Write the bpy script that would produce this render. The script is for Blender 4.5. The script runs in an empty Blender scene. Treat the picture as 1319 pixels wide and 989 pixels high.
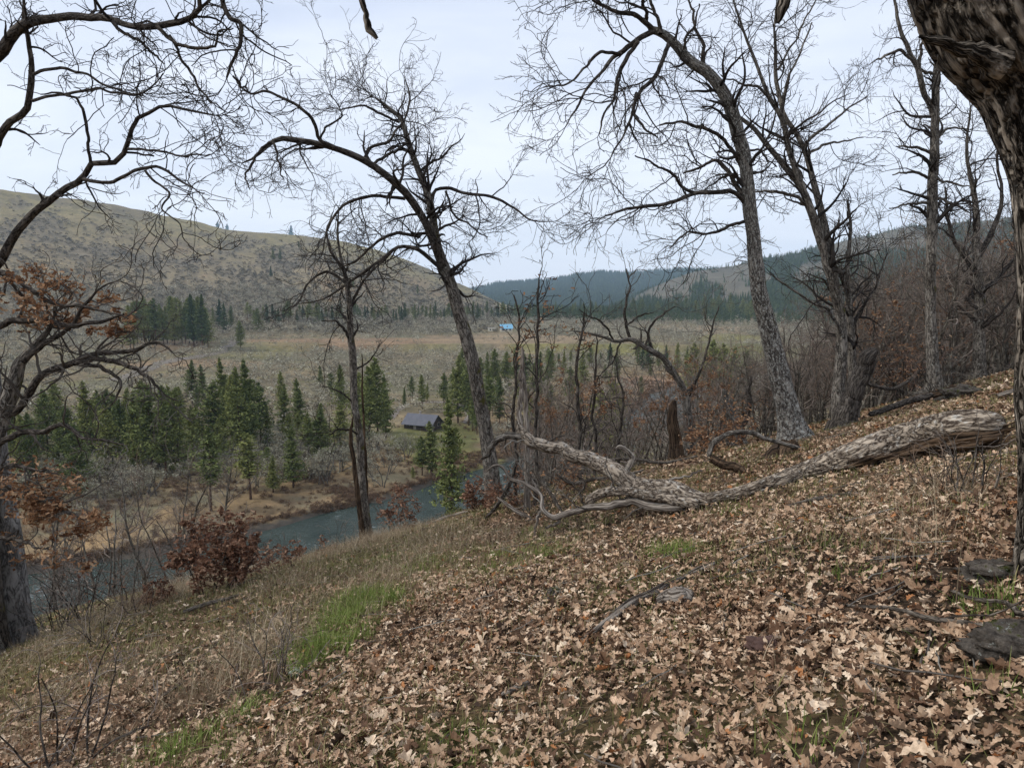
import bpy, math
import numpy as np
from mathutils import Vector

rng = np.random.default_rng(11)
SC = bpy.context.scene
COL = SC.collection
PI = math.pi

# ------------------------------------------------------------------ camera geometry
F = 890.0
PITCH = math.atan(109.0 / F)
CP, SP = math.cos(PITCH), math.sin(PITCH)


def ray(px, py):
    x = (px - 659.5) / F
    u = -(py - 494.5) / F
    return np.array([x, CP + u * SP, -SP + u * CP])


def P3(px, py, d):
    """point seen at (px,py) whose distance ahead of the camera (world Y) is d"""
    r = ray(px, py)
    return r * (d / r[1])


def elev(px, py):
    r = ray(px, py)
    return math.atan2(r[0], r[1]), r[2] / math.hypot(r[0], r[1])


# ------------------------------------------------------------------ noise
def _hash(ix, iy, iz, seed):
    h = (ix.astype(np.int64) * 374761393 + iy.astype(np.int64) * 668265263 +
         iz.astype(np.int64) * 2147483647 + seed * 1274126177) & 0xFFFFFFFF
    h = ((h ^ (h >> 13)) * 1274126177) & 0xFFFFFFFF
    h = ((h ^ (h >> 16)) * 2246822519) & 0xFFFFFFFF
    return ((h ^ (h >> 15)) & 0xFFFF) / 65535.0


def vnoise(x, y, z=None, seed=0):
    if z is None:
        z = np.zeros_like(x)
    fx, fy, fz = np.floor(x), np.floor(y), np.floor(z)
    ux, uy, uz = x - fx, y - fy, z - fz
    ux = ux * ux * (3 - 2 * ux); uy = uy * uy * (3 - 2 * uy); uz = uz * uz * (3 - 2 * uz)
    r = 0
    for dz in (0, 1):
        wz = uz if dz else 1 - uz
        for dy in (0, 1):
            wy = uy if dy else 1 - uy
            for dx in (0, 1):
                wx = ux if dx else 1 - ux
                r = r + wx * wy * wz * _hash(fx + dx, fy + dy, fz + dz, seed)
    return r * 2 - 1


def fbm(x, y, z=None, octv=4, seed=0, gain=0.5):
    r = 0; a = 1.0; f = 1.0
    for i in range(octv):
        r = r + a * vnoise(x * f + 17.3 * i, y * f - 9.1 * i, None if z is None else z * f, seed + i)
        a *= gain; f *= 2.03
    return r


def sstep(a, b, x):
    t = np.clip((x - a) / (b - a), 0, 1)
    return t * t * (3 - 2 * t)


def smax(a, b, k):
    return 0.5 * (a + b + np.sqrt((a - b) ** 2 + k * k))


# ------------------------------------------------------------------ terrain
WATER_Z = -42.0
HALF_W = 9.8


def on_plane(px, py, z):
    r = ray(px, py)
    return r * (z / r[2])


_far = [on_plane(a, b, WATER_Z)[:2] for a, b in
        [(-120, 752), (0, 740), (100, 728), (200, 712), (300, 690), (400, 665), (470, 650), (560, 622), (620, 603)]]
_far = [np.array([-260., 60.]), np.array([-160., 88.])] + _far + [np.array(p, float) for p in
        [(12, 196), (34, 232), (50, 268), (60, 302), (84, 345), (150, 395), (300, 430), (700, 520)]]
_far = np.array(_far)
_t = np.gradient(_far, axis=0); _t /= np.linalg.norm(_t, axis=1)[:, None]
_nrm = np.stack([_t[:, 1], -_t[:, 0]], 1)          # towards the camera side
RIV = _far + _nrm * (HALF_W + 1.5)


def river_sd(x, y):
    """signed distance to the river's centre line, positive on the far side"""
    best = np.full(x.shape, 1e9); sg = np.ones(x.shape)
    for i in range(len(RIV) - 1):
        a, b = RIV[i], RIV[i + 1]
        d = b - a; L2 = d @ d
        t = np.clip(((x - a[0]) * d[0] + (y - a[1]) * d[1]) / L2, 0, 1)
        qx, qy = x - (a[0] + t * d[0]), y - (a[1] + t * d[1])
        ds = np.hypot(qx, qy)
        s = np.where(d[0] * qy - d[1] * qx >= 0, 1.0, -1.0)
        m = ds < best
        best = np.where(m, ds, best); sg = np.where(m, s, sg)
    return best * sg


def _skyline(pts):
    a = np.array([elev(*p) for p in pts])
    return a[:, 0], a[:, 1]


LEFT_SKY = _skyline([(-500, 262), (-200, 250), (0, 243), (50, 250), (100, 257), (150, 263), (200, 275), (250, 284),
                     (300, 297), (345, 299), (400, 304), (450, 312), (480, 320), (520, 333), (560, 350), (600, 369),
                     (640, 388), (700, 410), (800, 450)])
RIGHT_SKY = _skyline([(700, 440), (780, 400), (830, 375), (870, 358), (900, 349), (930, 345), (960, 338), (1000, 330),
                      (1040, 322), (1080, 312), (1120, 302), (1180, 291), (1250, 284), (1319, 278), (1500, 268), (1900, 270)])
BLUE_SKY = _skyline([(300, 420), (560, 392), (610, 374), (640, 367), (700, 364), (730, 359), (760, 355), (800, 353),
                     (840, 351), (880, 350), (930, 350), (1000, 346), (1100, 345), (1500, 340)])


def ridge(th, r, sky, r0, D, base, back):
    e = np.interp(th, sky[0], sky[1])
    top = e * D
    t = np.clip((r - r0) / (D - r0), 0, 1)
    f = t ** 1.22
    z = base + (top - base) * f
    z = z - np.clip(r - D, 0, None) * back
    return z, f, top


def hill_near(x, y):
    X = 70 * np.tanh(x / 70)
    Y = np.where(y < 0, -60 * np.tanh(-y / 60), y)
    t = Y - (15.5 + 0.12 * X)
    g = 0.5 * (t + np.sqrt(t * t + 30))
    t0 = -15.5
    g0 = 0.5 * (t0 + math.sqrt(t0 * t0 + 30))
    b = 0.12 * np.sin(x * 0.55 + 1.0) * np.sin(y * 0.5) * np.clip(np.hypot(x, y) / 6, 0, 1)
    return -1.6 + 0.25 * X - 0.17 * Y - 0.21 * (g - g0) + b


def ground_z(x, y):
    x = np.asarray(x, float); y = np.asarray(y, float)
    r = np.hypot(x, y); th = np.arctan2(x, y)
    s = river_sd(x, y)
    a = np.abs(s)
    wob = 1.2 * vnoise(x * 0.12, y * 0.12, seed=5) + 0.6 * vnoise(x * 0.4, y * 0.4, seed=6)
    bank = WATER_Z - 1.6 + 2.5 * sstep(HALF_W - 2.0, HALF_W + 3.0, a + wob) + 1.7 * sstep(HALF_W + 3, HALF_W + 45, a)
    far = bank + np.where(s > 0, 9.0, 0) * sstep(60, 520, s) + np.where(a > 30, 0.5, 0.15) * fbm(x * 0.03, y * 0.03, seed=8)
    z = smax(hill_near(x, y), far, 2.0)
    m = sstep(400, 900, r)
    zl, fl, tl = ridge(th, r, LEFT_SKY, 640 + 60 * fbm(th * 9, th * 0, seed=30), 1500.0, -33.0, 0.25)
    gul = (np.abs(fbm(th * 26 + r * 0.0009, r * 0.0016, octv=4, seed=21)) - 0.4) * 10 * fl * (1 - 0.75 * fl)
    rel = np.clip((tl + 33) / 120, 0, 1)
    z = np.where(r > 500, smax(z, zl + gul * rel + 2.5 * rel * fl * (1 - fl) * 4 * fbm(x * 0.012, y * 0.012, seed=22), 3.0), z)
    zr, fr, tr = ridge(th, r, RIGHT_SKY, 1000.0, 2100.0, -33.0, 0.1)
    gul = (np.abs(fbm(th * 18, r * 0.0012, octv=4, seed=24)) - 0.4) * 55 * fr * (1 - 0.8 * fr)
    z = np.where(r > 900, smax(z, zr + gul * np.clip((tr + 33) / 160, 0, 1), 3.0), z)
    zb, fb, tb = ridge(th, r, BLUE_SKY, 2500.0, 4600.0, -33.0, 0.02)
    gul = (np.abs(fbm(th * 30, r * 0.0007, octv=4, seed=27)) - 0.4) * 90 * fb * (1 - 0.85 * fb)
    z = np.where(r > 2300, smax(z, zb + gul * np.clip((tb + 33) / 160, 0, 1), 3.0), z)
    # small relief underfoot
    z = z + np.where(r < 80, 0.035 * fbm(x * 1.1, y * 1.1, octv=4, seed=40) * np.clip(r / 2, 0, 1), 0)
    return z


def gz(x, y):
    return float(ground_z(np.array([x]), np.array([y]))[0])


def cast(px, py, rmin=1.2, rmax=7000.0):
    """ground point seen at a place of the view"""
    d = ray(px, py); d = d / math.hypot(d[0], d[1])
    rr = np.geomspace(rmin, rmax, 1400)
    z = ground_z(d[0] * rr, d[1] * rr)
    below = d[2] * rr < z
    if not below.any():
        i = len(rr) - 1
    else:
        i = int(np.argmax(below))
    r = rr[i]
    if i > 0 and below.any():
        a0 = d[2] * rr[i - 1] - z[i - 1]; a1 = d[2] * rr[i] - z[i]
        r = rr[i - 1] + (rr[i] - rr[i - 1]) * a0 / (a0 - a1 + 1e-12)
    x, y = d[0] * r, d[1] * r
    return np.array([x, y, gz(x, y)])


# ------------------------------------------------------------------ mesh building
class MB:
    def __init__(s):
        s.V = []; s.Q = []; s.T = []; s.R = []; s.B = []; s.n = 0; s.QM = []; s.TM = []

    def add(s, V, Q=None, T=None, rnd=0.5, bk=None, mi=0):
        V = np.asarray(V, float).reshape(-1, 3)
        k = len(V)
        s.V.append(V)
        s.R.append(np.broadcast_to(np.asarray(rnd, float), (k,)) if np.ndim(rnd) < 1 else np.asarray(rnd, float).reshape(-1))
        s.B.append(V if bk is None else np.asarray(bk, float).reshape(-1, 3))
        if Q is not None and len(Q):
            Q = np.asarray(Q).reshape(-1, 4) + s.n; s.Q.append(Q); s.QM.append(np.full(len(Q), mi))
        if T is not None and len(T):
            T = np.asarray(T).reshape(-1, 3) + s.n; s.T.append(T); s.TM.append(np.full(len(T), mi))
        s.n += k

    def mesh(s, name, mats, origin=None, smooth=True):
        V = np.concatenate(s.V)
        if origin is not None:
            V = V - np.asarray(origin)
        Q = np.concatenate(s.Q) if s.Q else np.zeros((0, 4), int)
        T = np.concatenate(s.T) if s.T else np.zeros((0, 3), int)
        me = bpy.data.meshes.new(name)
        me.vertices.add(len(V)); me.vertices.foreach_set('co', V.astype(np.float32).ravel())
        idx = np.concatenate([Q.ravel(), T.ravel()]).astype(np.int32)
        tot = np.concatenate([np.full(len(Q), 4), np.full(len(T), 3)])
        st = np.concatenate([[0], np.cumsum(tot)[:-1]]).astype(np.int32) if len(tot) else np.zeros(0, np.int32)
        me.loops.add(len(idx)); me.loops.foreach_set('vertex_index', idx)
        me.polygons.add(len(tot)); me.polygons.foreach_set('loop_start', st)
        mi = np.concatenate(s.QM + s.TM).astype(np.int32)
        me.polygons.foreach_set('material_index', mi)
        me.polygons.foreach_set('use_smooth', np.full(len(tot), smooth))
        a = me.attributes.new('rnd', 'FLOAT', 'POINT'); a.data.foreach_set('value', np.concatenate(s.R).astype(np.float32))
        a = me.attributes.new('bk', 'FLOAT_VECTOR', 'POINT'); a.data.foreach_set('vector', np.concatenate(s.B).astype(np.float32).ravel())
        for m in (mats if isinstance(mats, (list, tuple)) else [mats]):
            me.materials.append(m)
        me.update(calc_edges=True)
        return me

    def build(s, name, mats, parent=None, origin=None, smooth=True):
        o = bpy.data.objects.new(name, s.mesh(name, mats, origin, smooth))
        COL.objects.link(o)
        if parent is not None:
            o.parent = parent
        elif origin is not None:
            o.location = Vector(origin)
        return o


def tag(o, label=None, cat=None, group=None, kind=None):
    if label: o['label'] = label
    if cat: o['category'] = cat
    if group: o['group'] = group
    if kind: o['kind'] = kind
    return o


def empty(name, loc=(0, 0, 0), rz=0.0, sc=1.0):
    o = bpy.data.objects.new(name, None); COL.objects.link(o)
    o.location = Vector(loc); o.rotation_euler = (0, 0, rz); o.scale = (sc, sc, sc)
    o.empty_display_size = 0.3
    return o


_kids = {}


def copy_tree(root, loc, rz, sc, tilt=(0, 0)):
    if root.name not in _kids:
        _kids[root.name] = list(root.children)
    r = root.copy(); COL.objects.link(r)
    for k in list(r.keys()):
        if k in ('label', 'category', 'group'): del r[k]
    r.location = Vector(loc); r.rotation_euler = (tilt[0], tilt[1], rz)
    r.scale = (sc, sc, sc) if np.ndim(sc) == 0 else tuple(sc)
    for ch in _kids[root.name]:
        c = ch.copy(); COL.objects.link(c); c.parent = r
    return r


# ------------------------------------------------------------------ branches
def norm(v):
    return v / (np.linalg.norm(v, axis=-1, keepdims=True) + 1e-9)


def tubes(mb, P, R, k=5, disp=None, rnd=None, mi=0, seed=3):
    """P (N,n,3), R (N,n): N tapering tubes"""
    P = np.asarray(P, float); R = np.asarray(R, float)
    N, n, _ = P.shape
    T = norm(np.gradient(P, axis=1))
    ref = np.where(np.abs(T[:, 0, 2:3]) > 0.8, np.array([[1., 0, 0]]), np.array([[0, 0, 1.]]))
    nn = norm(np.cross(ref, T[:, 0]))
    fr = np.empty((N, n, 3)); fr[:, 0] = nn
    for i in range(1, n):
        nn = norm(nn - (nn * T[:, i]).sum(-1, keepdims=True) * T[:, i]); fr[:, i] = nn
    bi = np.cross(T, fr)
    a = np.arange(k) * 2 * PI / k
    dirs = np.cos(a)[None, None, :, None] * fr[:, :, None, :] + np.sin(a)[None, None, :, None] * bi[:, :, None, :]
    s = np.concatenate([np.zeros((N, 1)), np.cumsum(np.linalg.norm(np.diff(P, axis=1), axis=-1), 1)], 1)
    rm = R.mean(1, keepdims=True) + 0 * R
    bk = np.empty((N, n, k, 3))
    off = (np.arange(N) * 7.31)[:, None, None]
    bk[..., 0] = np.cos(a) * rm[..., None] + off
    bk[..., 1] = np.sin(a) * rm[..., None]
    bk[..., 2] = s[..., None]
    Rr = np.repeat(R[:, :, None], k, 2)
    if disp is not None:
        Rr = Rr + disp(bk, Rr)
    V = P[:, :, None, :] + dirs * Rr[..., None]
    base = (np.arange(N) * n * k)[:, None, None]
    i = np.arange(n - 1)[None, :, None] * k
    j = np.arange(k)[None, None, :]; j2 = (j + 1) % k
    Q = np.stack([base + i + j, base + i + j2, base + i + k + j2, base + i + k + j], -1)
    rv = 0.5 if rnd is None else np.repeat(np.asarray(rnd), n * k)
    mb.add(V, Q=Q, rnd=rv, bk=bk, mi=mi)


def catmull(pts, n):
    pts = np.asarray(pts, float)
    if len(pts) == 2:
        pts = np.stack([pts[0], (pts[0] + pts[1]) / 2, pts[1]])
    d = np.concatenate([[0], np.cumsum(np.linalg.norm(np.diff(pts[:, :3], axis=0), axis=1) + 1e-6)])
    t = np.linspace(0, d[-1], n)
    i = np.clip(np.searchsorted(d, t, side='right') - 1, 0, len(pts) - 2)
    u = ((t - d[i]) / (d[i + 1] - d[i]))[:, None]
    m = np.gradient(pts, d, axis=0)
    h = (d[i + 1] - d[i])[:, None]
    p0, p1, m0, m1 = pts[i], pts[i + 1], m[i] * h, m[i + 1] * h
    return (2 * u**3 - 3 * u**2 + 1) * p0 + (u**3 - 2 * u**2 + u) * m0 + (-2 * u**3 + 3 * u**2) * p1 + (u**3 - u**2) * m1


def limb(pts, d0, d1=None, n=28, wig=0.0):
    """limb traced through (px, py, width in px) going from depth d0 to d1; returns points (n,3) and radii (n)"""
    d1 = d0 if d1 is None else d1
    pts = np.array([(p[0], p[1], p[2]) for p in pts], float)
    L = np.concatenate([[0], np.cumsum(np.hypot(*np.diff(pts[:, :2], axis=0).T))]); L /= L[-1]
    W = []
    for (px, py, w), l in zip(pts, L):
        d = d0 + (d1 - d0) * l
        q = P3(px, py, d)
        W.append([*q, w / 2 * d / F])
    c = catmull(np.array(W), n)
    if wig:
        ph = rng.uniform(0, 100)
        tt = np.linspace(0, 1, n)
        for a in range(3):
            c[:, a] += wig * (fbm(tt * 6 + ph, tt * 0 + a * 3.7, octv=3, seed=50) + .45 * vnoise(tt * 17 + ph, tt * 0 + a * 5.1, seed=51)) * np.clip(tt * 6, 0, 1)
    return c[:, :3], np.clip(c[:, 3], 0.002, None)


def grow(P, R, dens, lr, n, ang, jit, up, rr, rmin, tmin=0.15, rg=rng, side=1.0, out=None, tip=True, rcap=1e9, fall=0.55):
    N, m, _ = P.shape
    seg = np.linalg.norm(np.diff(P, axis=1), axis=-1).sum(1)
    cnt = np.maximum(1, rg.poisson(seg * dens))
    idx = np.repeat(np.arange(N), cnt)
    K = len(idx)
    t = tmin + (1 - tmin) * rg.random(K) ** 0.85
    if tip:
        t[rg.random(K) < 0.12] = 0.999
    f = t * (m - 1); i0 = np.clip(f.astype(int), 0, m - 2); w = (f - i0)[:, None]
    pos = P[idx, i0] * (1 - w) + P[idx, i0 + 1] * w
    tan = norm(P[idx, i0 + 1] - P[idx, i0])
    rp = R[idx, i0] * (1 - w[:, 0]) + R[idx, i0 + 1] * w[:, 0]
    perp = rg.normal(size=(K, 3)); perp = norm(perp - (perp * tan).sum(-1, keepdims=True) * tan)
    if out is not None:
        perp = norm(perp + out); perp = norm(perp - (perp * tan).sum(-1, keepdims=True) * tan)
    a = np.radians(rg.uniform(ang[0], ang[1], K))[:, None]
    a = np.where(t[:, None] > 0.99, a * 0.4, a)
    d = norm(np.cos(a) * tan + np.sin(a) * perp)
    L = rg.uniform(lr[0], lr[1], K) * (1 - fall * t * rg.random(K))
    r0 = np.minimum(np.minimum(rp * rr * rg.uniform(0.7, 1.1, K), rp * 0.95), rcap)
    r0 = np.maximum(r0, rmin)
    st = (L / (n - 1))[:, None]
    Q = np.empty((K, n, 3)); Q[:, 0] = pos
    bend = rg.normal(size=(K, 3)) * jit * 0.35
    for i in range(1, n):
        Q[:, i] = Q[:, i - 1] + d * st
        d = norm(d + rg.normal(size=(K, 3)) * jit + bend + np.array([0, 0, up]))
    s = np.linspace(0, 1, n)[None, :]
    RR = r0[:, None] * (1 - s) ** 0.8 + rmin * s
    return Q, np.maximum(RR, rmin * 0.6)


LEAF_T = np.array([0, .07, .15, .23, .31, .39, .47, .56, .65, .74, .83, .92, 1.0])
LEAF_W = np.array([.012, .03, .13, .15, .06, .17, .22, .09, .21, .23, .12, .14, .02])


def leaf_mesh(mb, pos, nrmv, size, rg, lod=0, rnd=None, curl=1.0, mi=0):
    """many lobed oak leaves; pos (K,3), nrmv (K,3) leaf normals, size (K,)"""
    K = len(pos)
    if K == 0: return
    if lod == 0:
        t = LEAF_T; w = LEAF_W
    elif lod == 1:
        t = np.array([0, .22, .36, .52, .64, .82, 1.0]); w = np.array([.015, .16, .07, .23, .12, .23, .03])
    else:
        t = np.array([0, .55, 1.0]); w = np.array([.03, .3, .05])
    n = len(t)
    az = rg.uniform(0, 2 * PI, K)
    ref = np.stack([np.cos(az), np.sin(az), 0 * az + 0.01], 1)
    ux = norm(ref - (ref * nrmv).sum(1, keepdims=True) * nrmv)
    uy = np.cross(nrmv, ux)
    wj = w[None, :] * rg.uniform(0.75, 1.25, (K, n)); wj2 = w[None, :] * rg.uniform(0.75, 1.25, (K, n))
    c1 = rg.normal(0, 0.35, K)[:, None] * curl; c2 = (np.abs(rg.normal(0, 0.5, K)))[:, None] * curl; sw = rg.normal(0, 0.12, K)[:, None]
    tt = t[None, :]
    zc = c1 * (tt - 0.5) ** 2 * 1.6
    yc = sw * np.sin(tt * PI)
    def pt(y, z):
        return (pos[:, None, :] + size[:, None, None] * ((tt - 0.5)[..., None] * ux[:, None, :] +
                y[..., None] * uy[:, None, :] + z[..., None] * nrmv[:, None, :]))
    A = pt(yc + 0 * tt, zc); B = pt(yc + wj, zc + c2 * wj + 0.1 * rg.normal(size=(K, n)) * wj)
    C = pt(yc - wj2, zc + c2 * wj2 + 0.1 * rg.normal(size=(K, n)) * wj2)
    V = np.stack([A, B, C], 2)             # K,n,3,3
    base = (np.arange(K) * n * 3)[:, None]
    i = np.arange(n - 1)[None, :] * 3
    Q1 = np.stack([base + i, base + i + 3, base + i + 4, base + i + 1], -1)
    Q2 = np.stack([base + i, base + i + 2, base + i + 5, base + i + 3], -1)
    rv = rg.random(K) if rnd is None else rnd
    mb.add(V, Q=np.concatenate([Q1.reshape(-1, 4), Q2.reshape(-1, 4)]), rnd=np.repeat(rv, n * 3), mi=mi)


def blades(mb, pos, h, w, rg, lean=0.5, up=None, rnd=None, n=4, droop=1.0, dirv=None, mi=0):
    K = len(pos)
    if K == 0: return
    az = rg.uniform(0, 2 * PI, K)
    dr = np.stack([np.cos(az), np.sin(az), 0 * az], 1)
    if dirv is not None: dr = norm(dr + dirv)
    sd = np.stack([-dr[:, 1], dr[:, 0], 0 * az], 1)
    ln = np.abs(rg.normal(0, lean, K))[:, None, None]
    t = np.linspace(0, 1, n)[None, :, None]
    hh = h[:, None, None]
    up = np.array([0, 0, 1.0])
    C = pos[:, None, :] + hh * (t * up * (1 - 0.35 * droop * ln * t) + dr[:, None, :] * ln * t ** 1.8)
    W = (w[:, None, None] * (1 - t) ** 0.7 * 0.5 + 0.0004)
    V = np.stack([C - sd[:, None, :] * W, C + sd[:, None, :] * W], 2)
    base = (np.arange(K) * n * 2)[:, None]; i = np.arange(n - 1)[None, :] * 2
    Q = np.stack([base + i, base + i + 1, base + i + 3, base + i + 2], -1)
    rv = rg.random(K) if rnd is None else rnd
    mb.add(V, Q=Q, rnd=np.repeat(rv, n * 2), mi=mi)


def box(mb, lo, hi, mi=0, M=None):
    x0, y0, z0 = lo; x1, y1, z1 = hi
    V = np.array([[x0, y0, z0], [x1, y0, z0], [x1, y1, z0], [x0, y1, z0], [x0, y0, z1], [x1, y0, z1], [x1, y1, z1], [x0, y1, z1]], float)
    Q = [[0, 3, 2, 1], [4, 5, 6, 7], [0, 1, 5, 4], [1, 2, 6, 5], [2, 3, 7, 6], [3, 0, 4, 7]]
    mb.add(V, Q=Q, mi=mi)


# ------------------------------------------------------------------ materials
def nodes(name):
    m = bpy.data.materials.new(name); m.use_nodes = True
    nt = m.node_tree; b = nt.nodes['Principled BSDF']
    b.inputs['Specular IOR Level'].default_value = 0.25
    return m, nt, b


def N(nt, t, **kw):
    n = nt.nodes.new(t)
    for k, v in kw.items():
        if k in n.inputs.keys():
            n.inputs[k].default_value = v
        else:
            setattr(n, k, v)
    return n


def ramp(nt, fac, stops):
    r = nt.nodes.new('ShaderNodeValToRGB')
    e = r.color_ramp.elements
    while len(e) < len(stops): e.new(0.5)
    for q, (p, c) in zip(e, stops):
        q.position = p; q.color = (*c, 1) if len(c) == 3 else c
    nt.links.new(fac, r.inputs['Fac'])
    return r.outputs['Color']


def noise(nt, vec, scale, detail=4, rough=0.6, dist=0.0):
    n = N(nt, 'ShaderNodeTexNoise', Scale=scale, Detail=detail, Roughness=rough, Distortion=dist)
    nt.links.new(vec, n.inputs['Vector']); return n.outputs['Fac']


def mapping(nt, vec, sc):
    m = nt.nodes.new('ShaderNodeMapping'); m.inputs['Scale'].default_value = sc
    nt.links.new(vec, m.inputs['Vector']); return m.outputs['Vector']


def attr(nt, name, out='Vector'):
    a = nt.nodes.new('ShaderNodeAttribute'); a.attribute_name = name; return a.outputs[out]


def mix(nt, fac, a, b, mode='MIX'):
    m = nt.nodes.new('ShaderNodeMix'); m.data_type = 'RGBA'; m.blend_type = mode
    if isinstance(fac, (int, float)): m.inputs[0].default_value = fac
    else: nt.links.new(fac, m.inputs[0])
    for s, v in ((m.inputs[6], a), (m.inputs[7], b)):
        if isinstance(v, tuple): s.default_value = (*v, 1)
        else: nt.links.new(v, s)
    return m.outputs[2]


def bump(nt, b, h, strength, dist):
    n = nt.nodes.new('ShaderNodeBump'); n.inputs['Strength'].default_value = strength; n.inputs['Distance'].default_value = dist
    nt.links.new(h, n.inputs['Height']); nt.links.new(n.outputs['Normal'], b.inputs['Normal'])


def bark(name, dark, light, fs=26.0, stretch=0.22, lichen=None, lich_amt=0.5, moss=0.0, bdist=0.012, lscale=14, contrast=(0.0, 0.10)):
    m, nt, b = nodes(name)
    bk = attr(nt, 'bk')
    v = mapping(nt, bk, (1, 1, stretch))
    def crack(sc, d):
        h = noise(nt, v, sc, d, 0.6, 0.5)
        sb = N(nt, 'ShaderNodeMath', operation='SUBTRACT'); nt.links.new(h, sb.inputs[0]); sb.inputs[1].default_value = .5
        ab = N(nt, 'ShaderNodeMath', operation='ABSOLUTE'); nt.links.new(sb.outputs[0], ab.inputs[0])
        return ab.outputs[0]
    h1, h2 = crack(fs * .55, 3), crack(fs * 1.3, 4)
    ad = N(nt, 'ShaderNodeMath', operation='MULTIPLY_ADD'); nt.links.new(h2, ad.inputs[0]); ad.inputs[1].default_value = .6
    nt.links.new(h1, ad.inputs[2]); h = ad.outputs[0]
    mid = tuple(x * .45 + y * .55 for x, y in zip(dark, light))
    c = ramp(nt, h, [(contrast[0], tuple(x * .6 for x in dark)), (contrast[1] * .4, dark), (contrast[1], mid), (contrast[1] * 1.9, light)])
    big = noise(nt, bk, 2.2, 4)
    c = mix(nt, 1.0, c, ramp(nt, big, [(0.35, (.62, .6, .58)), (0.65, (1.2, 1.2, 1.2))]), 'MULTIPLY')
    if lichen:
        l = noise(nt, bk, lscale, 6, 0.75)
        f = ramp(nt, l, [(1 - lich_amt - 0.04, (0, 0, 0)), (1 - lich_amt + 0.03, (.85, .85, .85))])
        fm = mix(nt, 1.0, f, ramp(nt, h, [(.02, (.2, .2, .2)), (.1, (1, 1, 1))]), 'MULTIPLY')
        c = mix(nt, fm, c, lichen)
    if moss:
        geo = nt.nodes.new('ShaderNodeNewGeometry')
        sep = nt.nodes.new('ShaderNodeSeparateXYZ'); nt.links.new(geo.outputs['Normal'], sep.inputs[0])
        l = noise(nt, bk, 3, 5, 0.7)
        a2 = N(nt, 'ShaderNodeMath', operation='MULTIPLY_ADD'); nt.links.new(sep.outputs['X'], a2.inputs[0])
        a2.inputs[1].default_value = 0.12; nt.links.new(l, a2.inputs[2])
        f = ramp(nt, a2.outputs[0], [(1 - moss, (0, 0, 0)), (1 - moss + 0.06, (1, 1, 1))])
        c = mix(nt, f, c, (0.085, 0.08, 0.02))
    nt.links.new(c, b.inputs['Base Color'])
    b.inputs['Roughness'].default_value = 0.95; b.inputs['Specular IOR Level'].default_value = 0.1
    hh = ramp(nt, h, [(0, (0, 0, 0)), (.16, (.8, .8, .8)), (.4, (1, 1, 1))])
    bump(nt, b, hh, 1.0, bdist)
    return m


def rndmat(name, stops, rough=0.85, var=0.0, transl=0.0, mottle=0.0):
    m, nt, b = nodes(name)
    c = ramp(nt, attr(nt, 'rnd', 'Fac'), stops)
    if mottle:
        geo = nt.nodes.new('ShaderNodeNewGeometry')
        l, h = 1 - mottle, 1 + mottle
        c = mix(nt, 1.0, c, ramp(nt, noise(nt, geo.outputs['Position'], 45, 4, .7), [(.32, (l, l * .96, l * .92)), (.68, (h, h, h))]), 'MULTIPLY')
    if var:
        oi = nt.nodes.new('ShaderNodeObjectInfo')
        hs = nt.nodes.new('ShaderNodeHueSaturation')
        mm = N(nt, 'ShaderNodeMapRange'); nt.links.new(oi.outputs['Random'], mm.inputs[0])
        mm.inputs[3].default_value = 1 - var; mm.inputs[4].default_value = 1 + var
        nt.links.new(mm.outputs[0], hs.inputs['Value']); nt.links.new(c, hs.inputs['Color'])
        m2 = N(nt, 'ShaderNodeMapRange'); nt.links.new(oi.outputs['Random'], m2.inputs[0])
        m2.inputs[3].default_value = 0.5 + var * 0.06; m2.inputs[4].default_value = 0.5 - var * 0.08
        nt.links.new(m2.outputs[0], hs.inputs['Hue'])
        c = hs.outputs[0]
    nt.links.new(c, b.inputs['Base Color']); b.inputs['Roughness'].default_value = rough
    b.inputs['Specular IOR Level'].default_value = 0.15
    if transl:
        tr = nt.nodes.new('ShaderNodeBsdfTranslucent'); nt.links.new(c, tr.inputs['Color'])
        ms = nt.nodes.new('ShaderNodeMixShader'); ms.inputs[0].default_value = transl
        nt.links.new(b.outputs[0], ms.inputs[1]); nt.links.new(tr.outputs[0], ms.inputs[2])
        nt.links.new(ms.outputs[0], nt.nodes['Material Output'].inputs['Surface'])
    return m


def plain(name, c, rough=0.8, c2=None, scale=3.0):
    m, nt, b = nodes(name)
    b.inputs['Roughness'].default_value = rough
    if c2:
        tc = nt.nodes.new('ShaderNodeTexCoord')
        nt.links.new(ramp(nt, noise(nt, tc.outputs['Object'], scale, 5), [(0.35, c), (0.65, c2)]), b.inputs['Base Color'])
    else:
        b.inputs['Base Color'].default_value = (*c, 1)
    return m
# ------------------------------------------------------------------ world, light, camera
cam = bpy.data.cameras.new('camera'); camo = bpy.data.objects.new('camera', cam); COL.objects.link(camo)
cam.sensor_width = 36; cam.lens = 36 * F / 1319; cam.clip_start = 0.05; cam.clip_end = 30000
camo.rotation_euler = (PI / 2 - PITCH, 0, 0)
SC.camera = camo

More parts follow.
